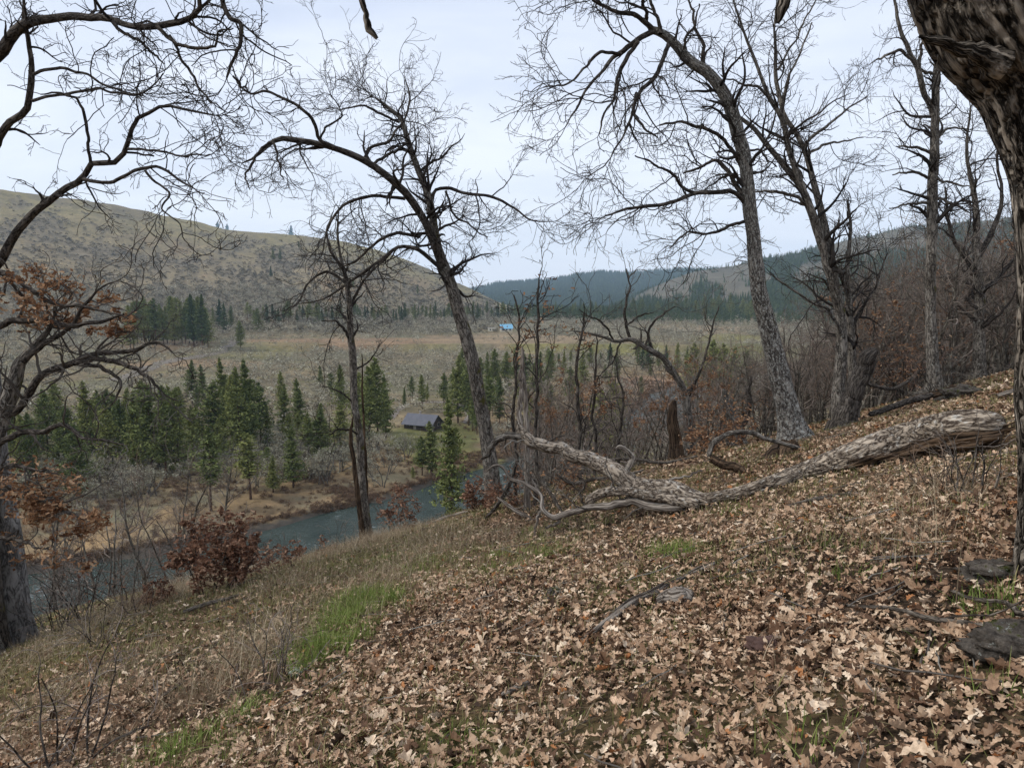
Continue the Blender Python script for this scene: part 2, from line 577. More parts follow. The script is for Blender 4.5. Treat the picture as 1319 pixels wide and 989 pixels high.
SUN_EL, SUN_AZ = math.radians(32), math.radians(35)      # soft light from high behind the cloud, ahead and to the right
w = bpy.data.worlds.new('World'); SC.world = w; w.use_nodes = True
nt = w.node_tree; bg = nt.nodes['Background']
sky = nt.nodes.new('ShaderNodeTexSky'); sky.sky_type = 'NISHITA'; sky.sun_disc = False
sky.sun_elevation = SUN_EL; sky.sun_rotation = SUN_AZ; sky.air_density = 1.2; sky.dust_density = 2.0
tc = nt.nodes.new('ShaderNodeTexCoord')
sep = nt.nodes.new('ShaderNodeSeparateXYZ'); nt.links.new(tc.outputs['Generated'], sep.inputs[0])
az = N(nt, 'ShaderNodeMath', operation='ADD'); nt.links.new(sep.outputs['Z'], az.inputs[0]); az.inputs[1].default_value = 0.18
az2 = N(nt, 'ShaderNodeMath', operation='MAXIMUM'); nt.links.new(az.outputs[0], az2.inputs[0]); az2.inputs[1].default_value = 0.05
dv = nt.nodes.new('ShaderNodeVectorMath'); dv.operation = 'DIVIDE'
cb = nt.nodes.new('ShaderNodeCombineXYZ')
for q in range(3): nt.links.new(az2.outputs[0], cb.inputs[q])
nt.links.new(tc.outputs['Generated'], dv.inputs[0]); nt.links.new(cb.outputs[0], dv.inputs[1])
v = mapping(nt, dv.outputs[0], (0.8, 1.5, 1.0))
cl = noise(nt, v, 1.3, 5, 0.5, 0.5)
cloud = ramp(nt, cl, [(0.3, (4.4, 5.0, 6.3)), (0.48, (5.5, 6.0, 7.1)), (0.68, (6.9, 7.25, 8.0))])
# a brighter band where the cloud thins near the horizon
hz = ramp(nt, sep.outputs['Z'], [(0.0, (1, 1, 1)), (0.1, (0.7, 0.7, 0.7)), (0.4, (0, 0, 0))])
cloud = mix(nt, hz, cloud, (7.5, 7.9, 8.8))
skyc = mix(nt, 0.9, sky.outputs[0], cloud)
nt.links.new(skyc, bg.inputs['Color']); bg.inputs['Strength'].default_value = 0.1

sun = bpy.data.lights.new('sun', 'SUN'); so = bpy.data.objects.new('sun', sun); COL.objects.link(so)
sun.energy = 1.5; sun.angle = math.radians(11); sun.color = (1.0, 0.96, 0.9)
sd = Vector((math.sin(SUN_AZ) * math.cos(SUN_EL), math.cos(SUN_AZ) * math.cos(SUN_EL), math.sin(SUN_EL)))
SUNDIR = (Vector((math.sin(math.radians(-100)) * math.cos(math.radians(48)), math.cos(math.radians(-100)) * math.cos(math.radians(48)), math.sin(math.radians(48)))))
so.rotation_euler = SUNDIR.to_track_quat('Z', 'Y').to_euler()
sky.sun_elevation = math.radians(48); sky.sun_rotation = math.radians(-100)

SC.view_settings.view_transform = 'Standard'; SC.view_settings.look = 'None'
SC.view_settings.exposure = 0.62; SC.view_settings.gamma = 1.0; SC.view_settings.use_curve_mapping = False
SC.render.engine = 'CYCLES'
cy = SC.cycles
cy.max_bounces = 4; cy.diffuse_bounces = 2; cy.glossy_bounces = 2; cy.transmission_bounces = 2; cy.volume_bounces = 0
cy.transparent_max_bounces = 8; cy.caustics_reflective = False; cy.caustics_refractive = False
cy.use_denoising = True
cy.sample_clamp_indirect = 4.0

# ------------------------------------------------------------------ ground sheet
def gcolor(x, y, z):
    """what the ground is covered with, as base colours"""
    r = np.hypot(x, y); th = np.arctan2(x, y)
    s = river_sd(x, y); a = np.abs(s)
    n1 = fbm(x * 0.02, y * 0.02, octv=5, seed=61); n2 = fbm(x * 0.11, y * 0.11, octv=4, seed=62)
    n3 = fbm(x * 0.9, y * 0.9, octv=4, seed=63)
    def C(*c): return np.array(c)[None, :]
    def mx(c, d, m): return c * (1 - m[:, None]) + d * m[:, None]
    # valley floor
    c = np.ones((len(x), 3)) * C(.185, .15, .095)
    c = mx(c, C(.15, .138, .09), sstep(-.1, .6, n1))
    c = mx(c, C(.17, .16, .075), sstep(.25, .8, n2) * .6)
    # grassy flat by the river: orange-brown
    bank = sstep(75, 20, a) * (s > 0)
    c = mx(c, C(.25, .17, .092), bank * sstep(-.9, .4, n2) * .85)
    c = mx(c, C(.16, .115, .07), bank * sstep(.1, .7, fbm(x * .3, y * .3, seed=64)))
    # stones along the shore
    c = mx(c, C(.07, .062, .052), sstep(HALF_W + 3.2, HALF_W + 1.6, a + .8 * n2))
    # the near hillside
    near = hill_near(x, y) > z - 3.0
    nm = near.astype(float) * (r < 900)
    hcol = np.ones((len(x), 3)) * C(.12, .078, .048)
    hcol = mx(hcol, C(.115, .105, .04), sstep(.1, .7, fbm(x * .35, y * .35, octv=4, seed=65)) * .8)
    hcol = mx(hcol, C(.06, .042, .028), sstep(.1, .8, n3))
    c = mx(c, hcol, nm)
    # left hill
    lh = sstep(-30, -18, z) * (r > 600) * (r < 2000) * (th < 0.12)
    up = sstep(0.4, 0.95, (z + 33) / (np.interp(th, *LEFT_SKY) * 1500 + 33 + 1e-3))
    q = fbm(th * 22, r * .009, octv=5, seed=66); q2 = fbm(th * 110 + r * .01, r * .035, octv=4, seed=67)
    hc = np.ones((len(x), 3)) * C(.20, .165, .105)
    hc = mx(hc, C(.215, .185, .10), up * .9)
    hc = mx(hc, C(.165, .14, .10), sstep(.0, .5, q + .4 * q2) * (1 - .25 * up) * .9)
    hc = mx(hc, C(.24, .16, .10), sstep(.2, .7, -q + .5 * q2) * (1 - up) * .45)
    hc = mx(hc, C(.145, .125, .085), sstep(.35, .8, q2) * .35)
    c = mx(c, hc, lh.astype(float))
    # right ridge: clearings of dry grass between woods
    rh = sstep(-31, -15, z) * (r > 950) * (th > 0.02) * (r < 2400)
    rc = np.ones((len(x), 3)) * C(.045, .05, .035)
    q = fbm(th * 22, r * .003, octv=5, seed=68)
    upr = sstep(0.45, 0.9, (z + 33) / (np.interp(th, *RIGHT_SKY) * 2100 + 33 + 1e-3))
    rc = mx(rc, C(.125, .112, .082), sstep(-.15, .35, q + .45 * upr))
    c = mx(c, rc, rh.astype(float))
    bl = (r > 2450).astype(float)
    bc = np.ones((len(x), 3)) * C(.03, .042, .032)
    bc = mx(bc, C(.10, .09, .07), sstep(.45, .8, fbm(th * 40, r * .002, octv=4, seed=69)))
    c = mx(c, bc, bl)
    return c


PAINT = [  # px, py, half width px, half height px, colour, strength
    (560, 562, 60, 24, (.12, .13, .045), .75), (620, 590, 35, 14, (.17, .155, .06), .7), (560, 520, 60, 9, (.15, .13, .08), .6),
    (470, 440, 150, 5, (.24, .16, .10), .8), (360, 444, 60, 4, (.17, .155, .075), .6), (570, 447, 70, 5, (.17, .155, .075), .6),
    (250, 468, 70, 6, (.24, .165, .10), .7), (330, 459, 50, 5, (.15, .14, .06), .5),
    (660, 437, 120, 7, (.24, .18, .115), .8), (760, 450, 110, 7, (.16, .155, .055), .7), (930, 425, 80, 4, (.25, .18, .11), .8),
    (935, 435, 45, 5, (.17, .155, .055), .8), (940, 447, 60, 5, (.12, .12, .05), .7), (840, 495, 50, 10, (.26, .17, .11), .9),
    (210, 445, 60, 6, (.16, .11, .07), .7),
]


def paint_data():
    out = []
    for px, py, rx, ry, c, k in PAINT:
        p = cast(px, py, 40); a = cast(px, py - ry, 40); b = cast(px, py + ry, 40)
        th = math.atan2(p[0], p[1]); r = math.hypot(p[0], p[1])
        rn = r - math.hypot(b[0], b[1]); rf = math.hypot(a[0], a[1]) - r
        out.append((p, rx * r / F, max(rn, rf, 3) , c, k, th))
    return out


def apply_paint(c, x, y):
    nz = fbm(x * .06, y * .06, octv=4, seed=70)
    for p, wx, wy, col, k, th in paint_data():
        dx, dy = x - p[0], y - p[1]
        rr = dx * math.sin(th) + dy * math.cos(th); tt = dx * math.cos(th) - dy * math.sin(th)
        d = np.sqrt((rr / wy) ** 2 + (tt / wx) ** 2) + nz * .25
        m = (sstep(1.15, .75, d) * k)[:, None]
        c = c * (1 - m) + np.array(col)[None, :] * m
    return c


def ground():
    half = math.radians(47)
    th = np.concatenate([np.linspace(-half, half, 860), np.linspace(half, 2 * PI - half, 90)[1:-1]])
    r = np.concatenate([np.geomspace(0.35, 60, 250), np.geomspace(60, 400, 170)[1:], np.geomspace(400, 2300, 190)[1:], np.geomspace(2300, 5900, 60)[1:]])
    A, Rr = len(th), len(r)
    TH, RR = np.meshgrid(th, r)
    x = (RR * np.sin(TH)).ravel(); y = (RR * np.cos(TH)).ravel()
    z = ground_z(x, y)
    c = apply_paint(gcolor(x, y, z), x, y)
    i = np.arange(Rr - 1)[:, None] * A; j = np.arange(A)[None, :]; j2 = (j + 1) % A
    Q = np.stack([i + j, i + A + j, i + A + j2, i + j2], -1)[..., ::-1]
    mb = MB(); mb.add(np.stack([x, y, z], 1), Q=Q)
    m0 = len(x)
    mb.add(np.array([[0, 0, gz(0, 0)]])); mb.T.append(np.stack([np.full(A, m0), np.arange(A), (np.arange(A) + 1) % A], 1)[:, ::-1]); mb.TM.append(np.zeros(A, int))
    m, nt, b = nodes('ground_mixed')
    geo = nt.nodes.new('ShaderNodeNewGeometry'); pos = geo.outputs['Position']
    base = attr(nt, 'gcol', 'Color')
    f1 = noise(nt, pos, 0.22, 8, 0.72); f2 = noise(nt, pos, 7.0, 6, 0.7); f3 = noise(nt, pos, 0.03, 8, 0.7)
    k = ramp(nt, f1, [(0.3, (.55, .55, .55)), (0.5, (1, 1, 1)), (0.72, (1.5, 1.45, 1.35))])
    k2 = ramp(nt, f2, [(0.3, (.5, .5, .5)), (0.5, (1, 1, 1)), (0.7, (1.5, 1.45, 1.4))])
    k3 = ramp(nt, f3, [(0.32, (.72, .72, .75)), (0.5, (1, 1, 1)), (0.68, (1.28, 1.25, 1.2))])
    c_ = mix(nt, 1.0, base, k, 'MULTIPLY'); c_ = mix(nt, 1.0, c_, k2, 'MULTIPLY'); c_ = mix(nt, 1.0, c_, k3, 'MULTIPLY')
    nt.links.new(c_, b.inputs['Base Color']); b.inputs['Roughness'].default_value = 1.0; b.inputs['Specular IOR Level'].default_value = 0.05
    bump(nt, b, f2, 0.6, 0.05)
    o = mb.build('ground', m)
    at = o.data.attributes.new('gcol', 'FLOAT_COLOR', 'POINT')
    cc = np.ones((m0 + 1, 4), np.float32); cc[:m0, :3] = c; cc[m0, :3] = c[0]
    at.data.foreach_set('color', cc.ravel())
    tag(o, kind='structure', label='brown hillside, river flat and hills of dry grass')
    return o


GROUND = ground()


def water():
    pts = catmull(np.concatenate([RIV, np.zeros((len(RIV), 1))], 1), 260)[:, :2]
    t = norm(np.gradient(pts, axis=0)); nr = np.stack([t[:, 1], -t[:, 0]], 1)
    K = 12
    s = np.linspace(-1, 1, K)[None, :, None] * (HALF_W + 4)
    V = pts[:, None, :] + nr[:, None, :] * s
    V = np.concatenate([V, np.full(V.shape[:2] + (1,), WATER_Z)], -1)
    n = len(pts)
    i = np.arange(n - 1)[:, None] * K; j = np.arange(K - 1)[None, :]
    Q = np.stack([i + j, i + K + j, i + K + j + 1, i + j + 1], -1)
    mb = MB(); mb.add(V, Q=Q)
    m, nt, b = nodes('river_water')
    geo = nt.nodes.new('ShaderNodeNewGeometry'); pos = geo.outputs['Position']
    v = mapping(nt, pos, (.55, 1.5, 1))
    n1 = noise(nt, v, 1.1, 6, 0.65, 0.8); n2 = noise(nt, pos, 0.09, 5, 0.6, 1.0)
    c = ramp(nt, n2, [(0.35, (.018, .032, .026)), (0.6, (.04, .056, .046))])
    rf = N(nt, 'ShaderNodeMath', operation='MULTIPLY'); nt.links.new(n1, rf.inputs[0]); nt.links.new(n2, rf.inputs[1])
    foam = ramp(nt, rf.outputs[0], [(0.35, (0, 0, 0)), (0.42, (.45, .45, .45))])
    c = mix(nt, foam, c, (.42, .47, .48))
    nt.links.new(c, b.inputs['Base Color'])
    b.inputs['Roughness'].default_value = 0.14; b.inputs['Specular IOR Level'].default_value = 0.36; b.inputs['IOR'].default_value = 1.33
    bump(nt, b, n1, 1.0, 0.35)
    o = mb.build('river', m); tag(o, kind='structure', label='teal grey river with small ripples')


water()


def strip(name, wpts, width, mat, lift=0.06, label=None, n=80):
    pts = catmull(np.array([[p[0], p[1], 0] for p in wpts]), n)[:, :2]
    t = norm(np.gradient(pts, axis=0)); nr = np.stack([t[:, 1], -t[:, 0]], 1)
    K = 5
    wn = width * (1 + .25 * fbm(np.arange(n) * .3, np.zeros(n), seed=4))
    V = pts[:, None, :] + nr[:, None, :] * (np.linspace(-.5, .5, K)[None, :, None] * wn[:, None, None])
    z = ground_z(V[..., 0].ravel(), V[..., 1].ravel()).reshape(n, K)
    V = np.concatenate([V, (z + lift)[..., None]], -1)
    i = np.arange(n - 1)[:, None] * K; j = np.arange(K - 1)[None, :]
    Q = np.stack([i + j, i + K + j, i + K + j + 1, i + j + 1], -1)
    mb = MB(); mb.add(V, Q=Q)
    o = mb.build(name, mat); tag(o, kind='structure', label=label)
    return o


M_TRACK = plain('track_dirt', (.14, .115, .09), .95, (.21, .18, .15), .6)
strip('dirt_track', [cast(a, b, 60) for a, b in [(150, 490), (190, 474), (228, 463), (262, 458), (287, 450), (300, 443), (303, 438)]], 8.0, M_TRACK, .1,
      'pale dirt track bending past the pine stand below the hill')
_lp = [cast(a, b, 60) for a, b in [(602, 545), (606, 531), (590, 521), (560, 518), (530, 520), (515, 527), (500, 540)]]
strip('driveway', _lp, 3.2, M_TRACK, .08, 'dirt driveway looping round the pines behind the cabin')

# ------------------------------------------------------------------ air
def haze():
    mb = MB(); box(mb, (-6000, -6000, -170), (6000, 6000, 460))
    m = bpy.data.materials.new('air'); m.use_nodes = True; nt = m.node_tree; nt.nodes.clear()
    out = nt.nodes.new('ShaderNodeOutputMaterial'); pv = nt.nodes.new('ShaderNodeVolumePrincipled')
    pv.inputs['Density'].default_value = 0.000105; pv.inputs['Color'].default_value = (.58, .79, 1.0, 1); pv.inputs['Anisotropy'].default_value = 0.0
    nt.links.new(pv.outputs[0], out.inputs['Volume'])
    o = mb.build('haze', m, smooth=False); tag(o, kind='stuff', label='thin blue haze in the air of the valley')


haze()
# ================================================================== vegetation templates
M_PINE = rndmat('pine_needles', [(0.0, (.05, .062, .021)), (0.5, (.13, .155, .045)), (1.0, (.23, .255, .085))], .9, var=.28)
M_FIR = rndmat('fir_needles', [(0.0, (.03, .046, .022)), (0.5, (.06, .09, .036)), (1.0, (.10, .135, .05))], .9, var=.25)
M_PTRUNK = bark('pine_bark', (.07, .045, .03), (.19, .12, .08), 6, .3, bdist=.03)
M_LICHEN = rndmat('lichen_twigs', [(0.0, (.12, .105, .075)), (0.5, (.27, .25, .175)), (1.0, (.50, .49, .37))], .95, var=.18)
M_GTRUNK = bark('grey_bark', (.07, .06, .05), (.24, .22, .18), 12, .3, bdist=.02)
M_TWIG = rndmat('twigs', [(0.0, (.07, .058, .048)), (1.0, (.24, .20, .165))], .95, var=.15)
M_BROWNTWIG = rndmat('brown_twigs', [(0.0, (.075, .052, .04)), (1.0, (.23, .16, .12))], .95, var=.15)
M_OAKLEAF = rndmat('dry_oak_leaves', [(0.0, (.10, .042, .022)), (0.35, (.22, .11, .055)), (0.7, (.36, .205, .11)), (1.0, (.50, .34, .21))], .8, transl=.25)
M_REDLEAF = rndmat('red_brown_leaves', [(0.0, (.08, .036, .024)), (0.4, (.19, .095, .058)), (0.8, (.33, .185, .115)), (1.0, (.46, .31, .21))], .8, transl=.2)


def clump_quads(mb, pos, size, rg, rnd, flat=0.0, asp=0.6, mi=0, dirv=None):
    """little irregular quads with free directions, standing for sprays of needles or lichen"""
    K = len(pos)
    a = norm(rg.normal(size=(K, 3)) * np.array([1, 1, 1 - flat]) + (0 if dirv is None else dirv))
    b = rg.normal(size=(K, 3)); b = norm(b - (b * a).sum(1, keepdims=True) * a)
    s = size[:, None]
    V = np.stack([pos - a * s * .5, pos + b * s * asp * .5 * rg.uniform(.5, 1.2, (K, 1)), pos + a * s * .55, pos - b * s * asp * .5 * rg.uniform(.5, 1.2, (K, 1))], 1)
    Q = np.arange(K * 4).reshape(K, 4)
    mb.add(V, Q=Q, rnd=np.repeat(rnd, 4), mi=mi)


def pine_parts(seed, H=15.0, bare=0.25, width=0.2, levels=26, dense=1.0, conic=1.0, lod=0, curve=0.02):
    """trunk and crown meshes (MB) of a conifer of height H, base at the origin"""
    rg = np.random.default_rng(seed)
    n = 12
    t = np.linspace(0, 1, n)
    tr = np.stack([curve * H * np.sin(t * 3 + seed) * t, curve * H * np.cos(t * 2 + seed * 2) * t, t * H * .99 - .3], 1)
    R = (H * 0.0125) * (1 - t) ** .8 + 0.02
    mt = MB(); tubes(mt, tr[None], R[None], 6 if lod == 0 else 3)
    mc = MB()
    nb = int(levels * 6 * dense) if lod < 2 else int(levels * 2.2 * dense)
    h = bare + (1 - bare) * rg.random(nb) ** 0.92
    hh = (h - bare) / (1 - bare)
    prof = (np.clip((1 - hh), 0.02, 1) ** (0.68 * conic)) * np.clip(.45 + hh * 3.0, 0, 1)
    L = H * width * 1.38 * prof * rg.uniform(.55, 1.12, nb)
    azm = rg.uniform(0, 2 * PI, nb)
    # lopsided: some sectors thin
    lop = .78 + .36 * np.sin(azm * 2 + seed) * np.sin(h * 9 + seed * 1.3) + .12 * np.sin(azm * 5 + h * 20)
    L = L * lop
    cx = np.interp(h, t, tr[:, 0]); cyy = np.interp(h, t, tr[:, 1])
    el = np.radians(np.interp(hh, [0, .5, 1], [-12, 5, 40])) + rg.normal(0, .12, nb)
    d = np.stack([np.cos(azm) * np.cos(el), np.sin(azm) * np.cos(el), np.sin(el)], 1)
    if lod == 0:
        m = 4; s = np.linspace(0, 1, m)
        Pb = np.stack([cx, cyy, h * H], 1)[:, None] + d[:, None] * (L[:, None, None] * s[None, :, None] * .9)
        Pb[..., 2] += (s ** 2)[None] * L[:, None] * .12
        tubes(mt, Pb, (.012 + .012 * L)[:, None] * (1 - .8 * s)[None], 3)
    per = {0: 34, 1: 6, 2: 3}[lod]
    k = np.repeat(np.arange(nb), per)
    u = .18 + .86 * rg.random(len(k)) ** .75
    spread = L[k] * .26
    pos = np.stack([cx[k], cyy[k], h[k] * H], 1) + d[k] * (L[k] * u)[:, None]
    pos += rg.normal(size=(len(k), 3)) * spread[:, None] * np.array([1, 1, .45]) * (.35 + .65 * u)[:, None]
    pos[:, 2] += (u ** 2) * L[k] * .12
    sz = {0: .038, 1: .075, 2: .11}[lod] * H * rg.uniform(.55, 1.25, len(k)) * (.55 + .45 * prof[k])
    # clump tone: darker near the trunk, paler towards branch tips, plus random spread
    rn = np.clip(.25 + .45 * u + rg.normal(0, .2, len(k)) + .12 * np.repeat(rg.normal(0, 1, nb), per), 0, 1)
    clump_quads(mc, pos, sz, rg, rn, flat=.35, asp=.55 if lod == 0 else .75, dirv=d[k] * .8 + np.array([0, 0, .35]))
    top = np.stack([np.full(6, tr[-1, 0]), np.full(6, tr[-1, 1]), H * (.95 + .06 * rg.random(6))], 1)
    clump_quads(mc, top, np.full(6, .05 * H), rg, np.full(6, .5), dirv=np.array([[0, 0, 2.0]]), asp=.35)
    return mt, mc


def make_pine(seed, mat, **kw):
    mt, mc = pine_parts(seed, **kw)
    root = empty('pine_tree', (0, 0, -500))
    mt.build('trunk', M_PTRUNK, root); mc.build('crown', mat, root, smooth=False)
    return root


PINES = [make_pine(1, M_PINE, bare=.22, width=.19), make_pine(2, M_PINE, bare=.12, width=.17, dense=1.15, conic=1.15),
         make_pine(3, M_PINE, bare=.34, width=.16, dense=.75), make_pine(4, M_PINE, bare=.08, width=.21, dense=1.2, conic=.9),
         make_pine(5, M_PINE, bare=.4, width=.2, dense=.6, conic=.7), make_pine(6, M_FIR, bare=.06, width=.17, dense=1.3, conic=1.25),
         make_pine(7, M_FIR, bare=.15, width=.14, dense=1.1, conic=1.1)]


def oak_parts(seed, H=6.5, spread=1.0, stems=3, lichen=1.0, tw=1.0, lod=0):
    """a small many-branched oak hung with pale lichen"""
    rg = np.random.default_rng(seed)
    m = 8; s = np.linspace(0, 1, m)
    base = rg.normal(size=(stems, 3)) * .25 * np.array([1, 1, 0])
    P = np.zeros((stems, m, 3)); d = norm(np.stack([rg.normal(0, .35, stems), rg.normal(0, .35, stems), np.ones(stems)], 1))
    P[:, 0] = base - np.array([0, 0, .4])
    for i in range(1, m):
        P[:, i] = P[:, i - 1] + d * (H * .62 / (m - 1)); d = norm(d + rg.normal(0, .14, (stems, 3)))
    R = (H * .02) * rg.uniform(.7, 1.1, stems)[:, None] * (1 - .6 * s)[None]
    mt = MB(); tubes(mt, P, R, 5 if lod == 0 else 3)
    B, RB = grow(P, R, 1.6, (H * .22, H * .5), 6, (30, 75), .25, .05, .6, .012, tmin=.3, rg=rg)
    tubes(mt, B, RB, 3)
    mc = MB()
    C, RC = grow(B, RB, 1.8 if lod == 0 else .8, (H * .08, H * .24), 5, (25, 75), .35, .04, .55, .008, tmin=.2, rg=rg)
    tubes(mc, C, RC * 1.0, 3, rnd=rg.uniform(.0, .5, len(C)))
    if lod == 0:
        D_, RD = grow(C, RC, 2.4, (H * .04, H * .13), 4, (25, 70), .35, .04, .6, .006, tmin=.2, rg=rg)
        tubes(mc, D_, RD, 3, rnd=rg.uniform(.1, .7, len(D_)))
        src = np.concatenate([C.reshape(-1, 3), D_.reshape(-1, 3)])
    else:
        src = C.reshape(-1, 3)
    if lichen:
        K = int((620 if lod == 0 else 220) * lichen)
        q = src[rg.integers(0, len(src), K)] + rg.normal(0, .12, (K, 3))
        clump_quads(mc, q, rg.uniform(.07, .26, K) * (1 if lod == 0 else 2.6), rg, np.clip(rg.normal(.6, .25, K), 0, 1), asp=.5)
    return mt, mc


def make_oak(seed, name='lichen_oak', mat=None, **kw):
    mt, mc = oak_parts(seed, **kw)
    root = empty(name, (0, 0, -500))
    mt.build('trunk', M_GTRUNK, root); mc.build('crown', mat or M_LICHEN, root, smooth=False)
    return root


OAKS = [make_oak(21), make_oak(22, stems=2), make_oak(23, stems=4, H=5.5), make_oak(24, stems=1, H=7), make_oak(25, stems=3, lichen=.5)]


def bare_parts(seed, H=8.0, stems=1, dens=1.0, lean=.12, leaves=0, lmat=0):
    rg = np.random.default_rng(seed)
    m = 12; s = np.linspace(0, 1, m)
    P = np.zeros((stems, m, 3)); d = norm(np.stack([rg.normal(0, lean, stems), rg.normal(0, lean, stems), np.ones(stems)], 1))
    P[:, 0] = rg.normal(size=(stems, 3)) * .2 * np.array([1, 1, 0]) * (stems > 1) - np.array([0, 0, .5])
    for i in range(1, m):
        P[:, i] = P[:, i - 1] + d * (H * .8 / (m - 1)); d = norm(d + rg.normal(0, .09, (stems, 3)) + np.array([0, 0, .03]))
    R = (H * .011) * rg.uniform(.6, 1.1, stems)[:, None] * (1 - .75 * s)[None]
    mt = MB(); tubes(mt, P, R, 7)
    B, RB = grow(P, R, 2.8 * dens, (H * .1, H * .34), 9, (30, 75), .16, .05, .6, .006, tmin=.22, rg=rg)
    mc = MB()
    tubes(mc, B, RB, 4, rnd=rg.random(len(B)))
    C, RC = grow(B, RB, 3.4 * dens, (.25, 1.1), 6, (25, 75), .22, .03, .6, .0035, tmin=.15, rg=rg)
    tubes(mc, C, RC, 3, rnd=rg.random(len(C)))
    D_, RD = grow(C, RC, 4.6 * dens, (.1, .4), 4, (25, 70), .3, .03, .65, .0028, tmin=.15, rg=rg)
    tubes(mc, D_, RD, 3, rnd=rg.random(len(D_)))
    ml = None
    if leaves:
        ml = MB()
        src = D_[:, 1:].reshape(-1, 3)
        src = src[fbm(src[:, 0] * .9, src[:, 1] * .9, src[:, 2] * .9, octv=2, seed=seed) > .0]
        q = src[rg.integers(0, len(src), leaves)] + rg.normal(0, .03, (leaves, 3))
        leaf_mesh(ml, q, norm(rg.normal(size=(leaves, 3)) + np.array([0, 0, .4])), rg.uniform(.05, .095, leaves), rg, lod=1, curl=1.3)
    return mt, mc, ml


def make_bare(seed, name='bare_tree', tmat=None, cmat=None, lmat=None, **kw):
    mt, mc, ml = bare_parts(seed, **kw)
    root = empty(name, (0, 0, -500))
    mt.build('trunk', tmat or M_GTRUNK, root); mc.build('crown', cmat or M_TWIG, root, smooth=False)
    if ml: ml.build('leaves', lmat or M_OAKLEAF, root, smooth=False)
    return root


BARE = [make_bare(31), make_bare(32, stems=2), make_bare(33, H=9, dens=.8), make_bare(34, stems=3, H=7), make_bare(35, H=7, cmat=M_BROWNTWIG, dens=1.2)]
SAPL = [make_bare(41, 'leafy_oak', H=5, leaves=650, cmat=M_BROWNTWIG), make_bare(42, 'leafy_oak', H=4.5, stems=2, leaves=420, cmat=M_BROWNTWIG),
        make_bare(43, 'leafy_oak', H=6, leaves=260)]
TEMPL = PINES + OAKS + BARE + SAPL


def height_of(tpl):
    return max(v.co.z for v in tpl.children[0].data.vertices)


def place(tpl, xyz, H, rz=None, group=None, cat=None, label=None, wide=1.0, tilt=0.0):
    h0 = tpl.get('h0')
    if h0 is None:
        tr = [c for c in tpl.children if c.name.startswith('crown')][0]
        co = np.empty(len(tr.data.vertices) * 3, np.float32); tr.data.vertices.foreach_get('co', co)
        h0 = float(co[2::3].max()); tpl['h0'] = h0
    s = H / h0
    r = copy_tree(tpl, xyz, rng.uniform(0, 2 * PI) if rz is None else rz, (s * wide, s * wide, s), (rng.normal(0, tilt), rng.normal(0, tilt)) if tilt else (0, 0))
    if 'h0' in r.keys(): del r['h0']
    tag(r, label, cat, group)
    return r
# ================================================================== the valley: pines
ORD = ['first', 'second', 'third', 'fourth', 'fifth', 'sixth', 'seventh', 'eighth', 'ninth', 'tenth', 'eleventh', 'twelfth',
       'thirteenth', 'fourteenth', 'fifteenth', 'sixteenth', 'seventeenth', 'eighteenth', 'nineteenth', 'twentieth']
USED = []      # footprints taken


def row_label(items, adj, where, cat, group):
    """items: list of (px, object); labels by their order from the left"""
    items = sorted(items, key=lambda q: q[0])
    n = len(items)
    for i, (px, o) in enumerate(items):
        if n == 1: lab = f'{adj} {where}'
        elif i == n - 1: lab = f'rightmost {adj} {where}'
        elif i == 0: lab = f'leftmost {adj} {where}'
        elif i < 20: lab = f'{ORD[i]} from left, {adj} {where}'
        else: lab = f'{ORD[n - 1 - i]} from right, {adj} {where}'
        tag(o, lab, cat, group)


def pines_at(lst, adj, where, group, tpls=None, snap=None, fat=1.0):
    out = []
    for q in lst:
        px, yb, yt = q[:3]
        p = cast(px, yb, 22) if snap is None else None
        if len(q) > 4:
            r = ray(px, yb); d = q[4]; x = r[0] / r[1] * d; p = np.array([x, d, gz(x, d)])
        if river_sd(p[:1], p[1:2])[0] ** 2 < (HALF_W + 1.5) ** 2:
            p[:2] += np.array([0.1, 1.0]) * (HALF_W * 1.2 + 2); p[2] = gz(p[0], p[1])
        # height so that the top reaches yt
        rt = ray(px, yt); ztop = rt[2] / rt[1] * p[1]
        H = max(ztop - p[2], 2.0)
        k = q[3] if len(q) > 3 and q[3] is not None else int(rng.integers(0, 5))
        o = place(PINES[k], p - np.array([0, 0, .1]), H, wide=fat * rng.uniform(.8, 1.2))
        out.append((px, o)); USED.append((p[0], p[1]))
    row_label(out, adj, where, 'pine tree', group)


pines_at([(272, 658, 548, 2), (323, 643, 556, 2), (378, 628, 548, 1), (345, 612, 575, 4), (412, 592, 525, 1), (386, 560, 500, 1),
          (438, 578, 520, 3), (352, 634, 585, 1)],
         'pine', 'in the front row along the far river bank', 'pines along the far river bank', fat=1.45)
pines_at([(62, 590, 500, 3), (88, 600, 520, 0), (118, 600, 488, 1), (140, 612, 520, 3), (158, 605, 512, 0), (176, 612, 500, 1), (196, 615, 492, 0),
          (214, 618, 505, 0), (232, 612, 497, 3), (250, 600, 520, 2), (205, 600, 530, 3), (100, 640, 545, 3), (40, 615, 530, 3), (15, 600, 520, 0), (75, 560, 490, 3), (130, 570, 500, 0), (168, 575, 498, 3), (188, 580, 488, 3), (222, 585, 494, 0)],
         'green pine', 'in the dense stand left, behind the bare oak limbs', 'dense pine stand by the river')
pines_at([(248, 520, 462, 1), (262, 522, 468, 1), (290, 560, 458, 1), (303, 570, 480, 3), (322, 578, 460, 1), (336, 570, 490, 0), (367, 565, 492, 1),
          (278, 585, 490, 3), (398, 590, 530, 2), (310, 590, 470, 1)],
         'pine', 'in the middle stand left of the broken snag', 'middle stand of pines', fat=1.15)
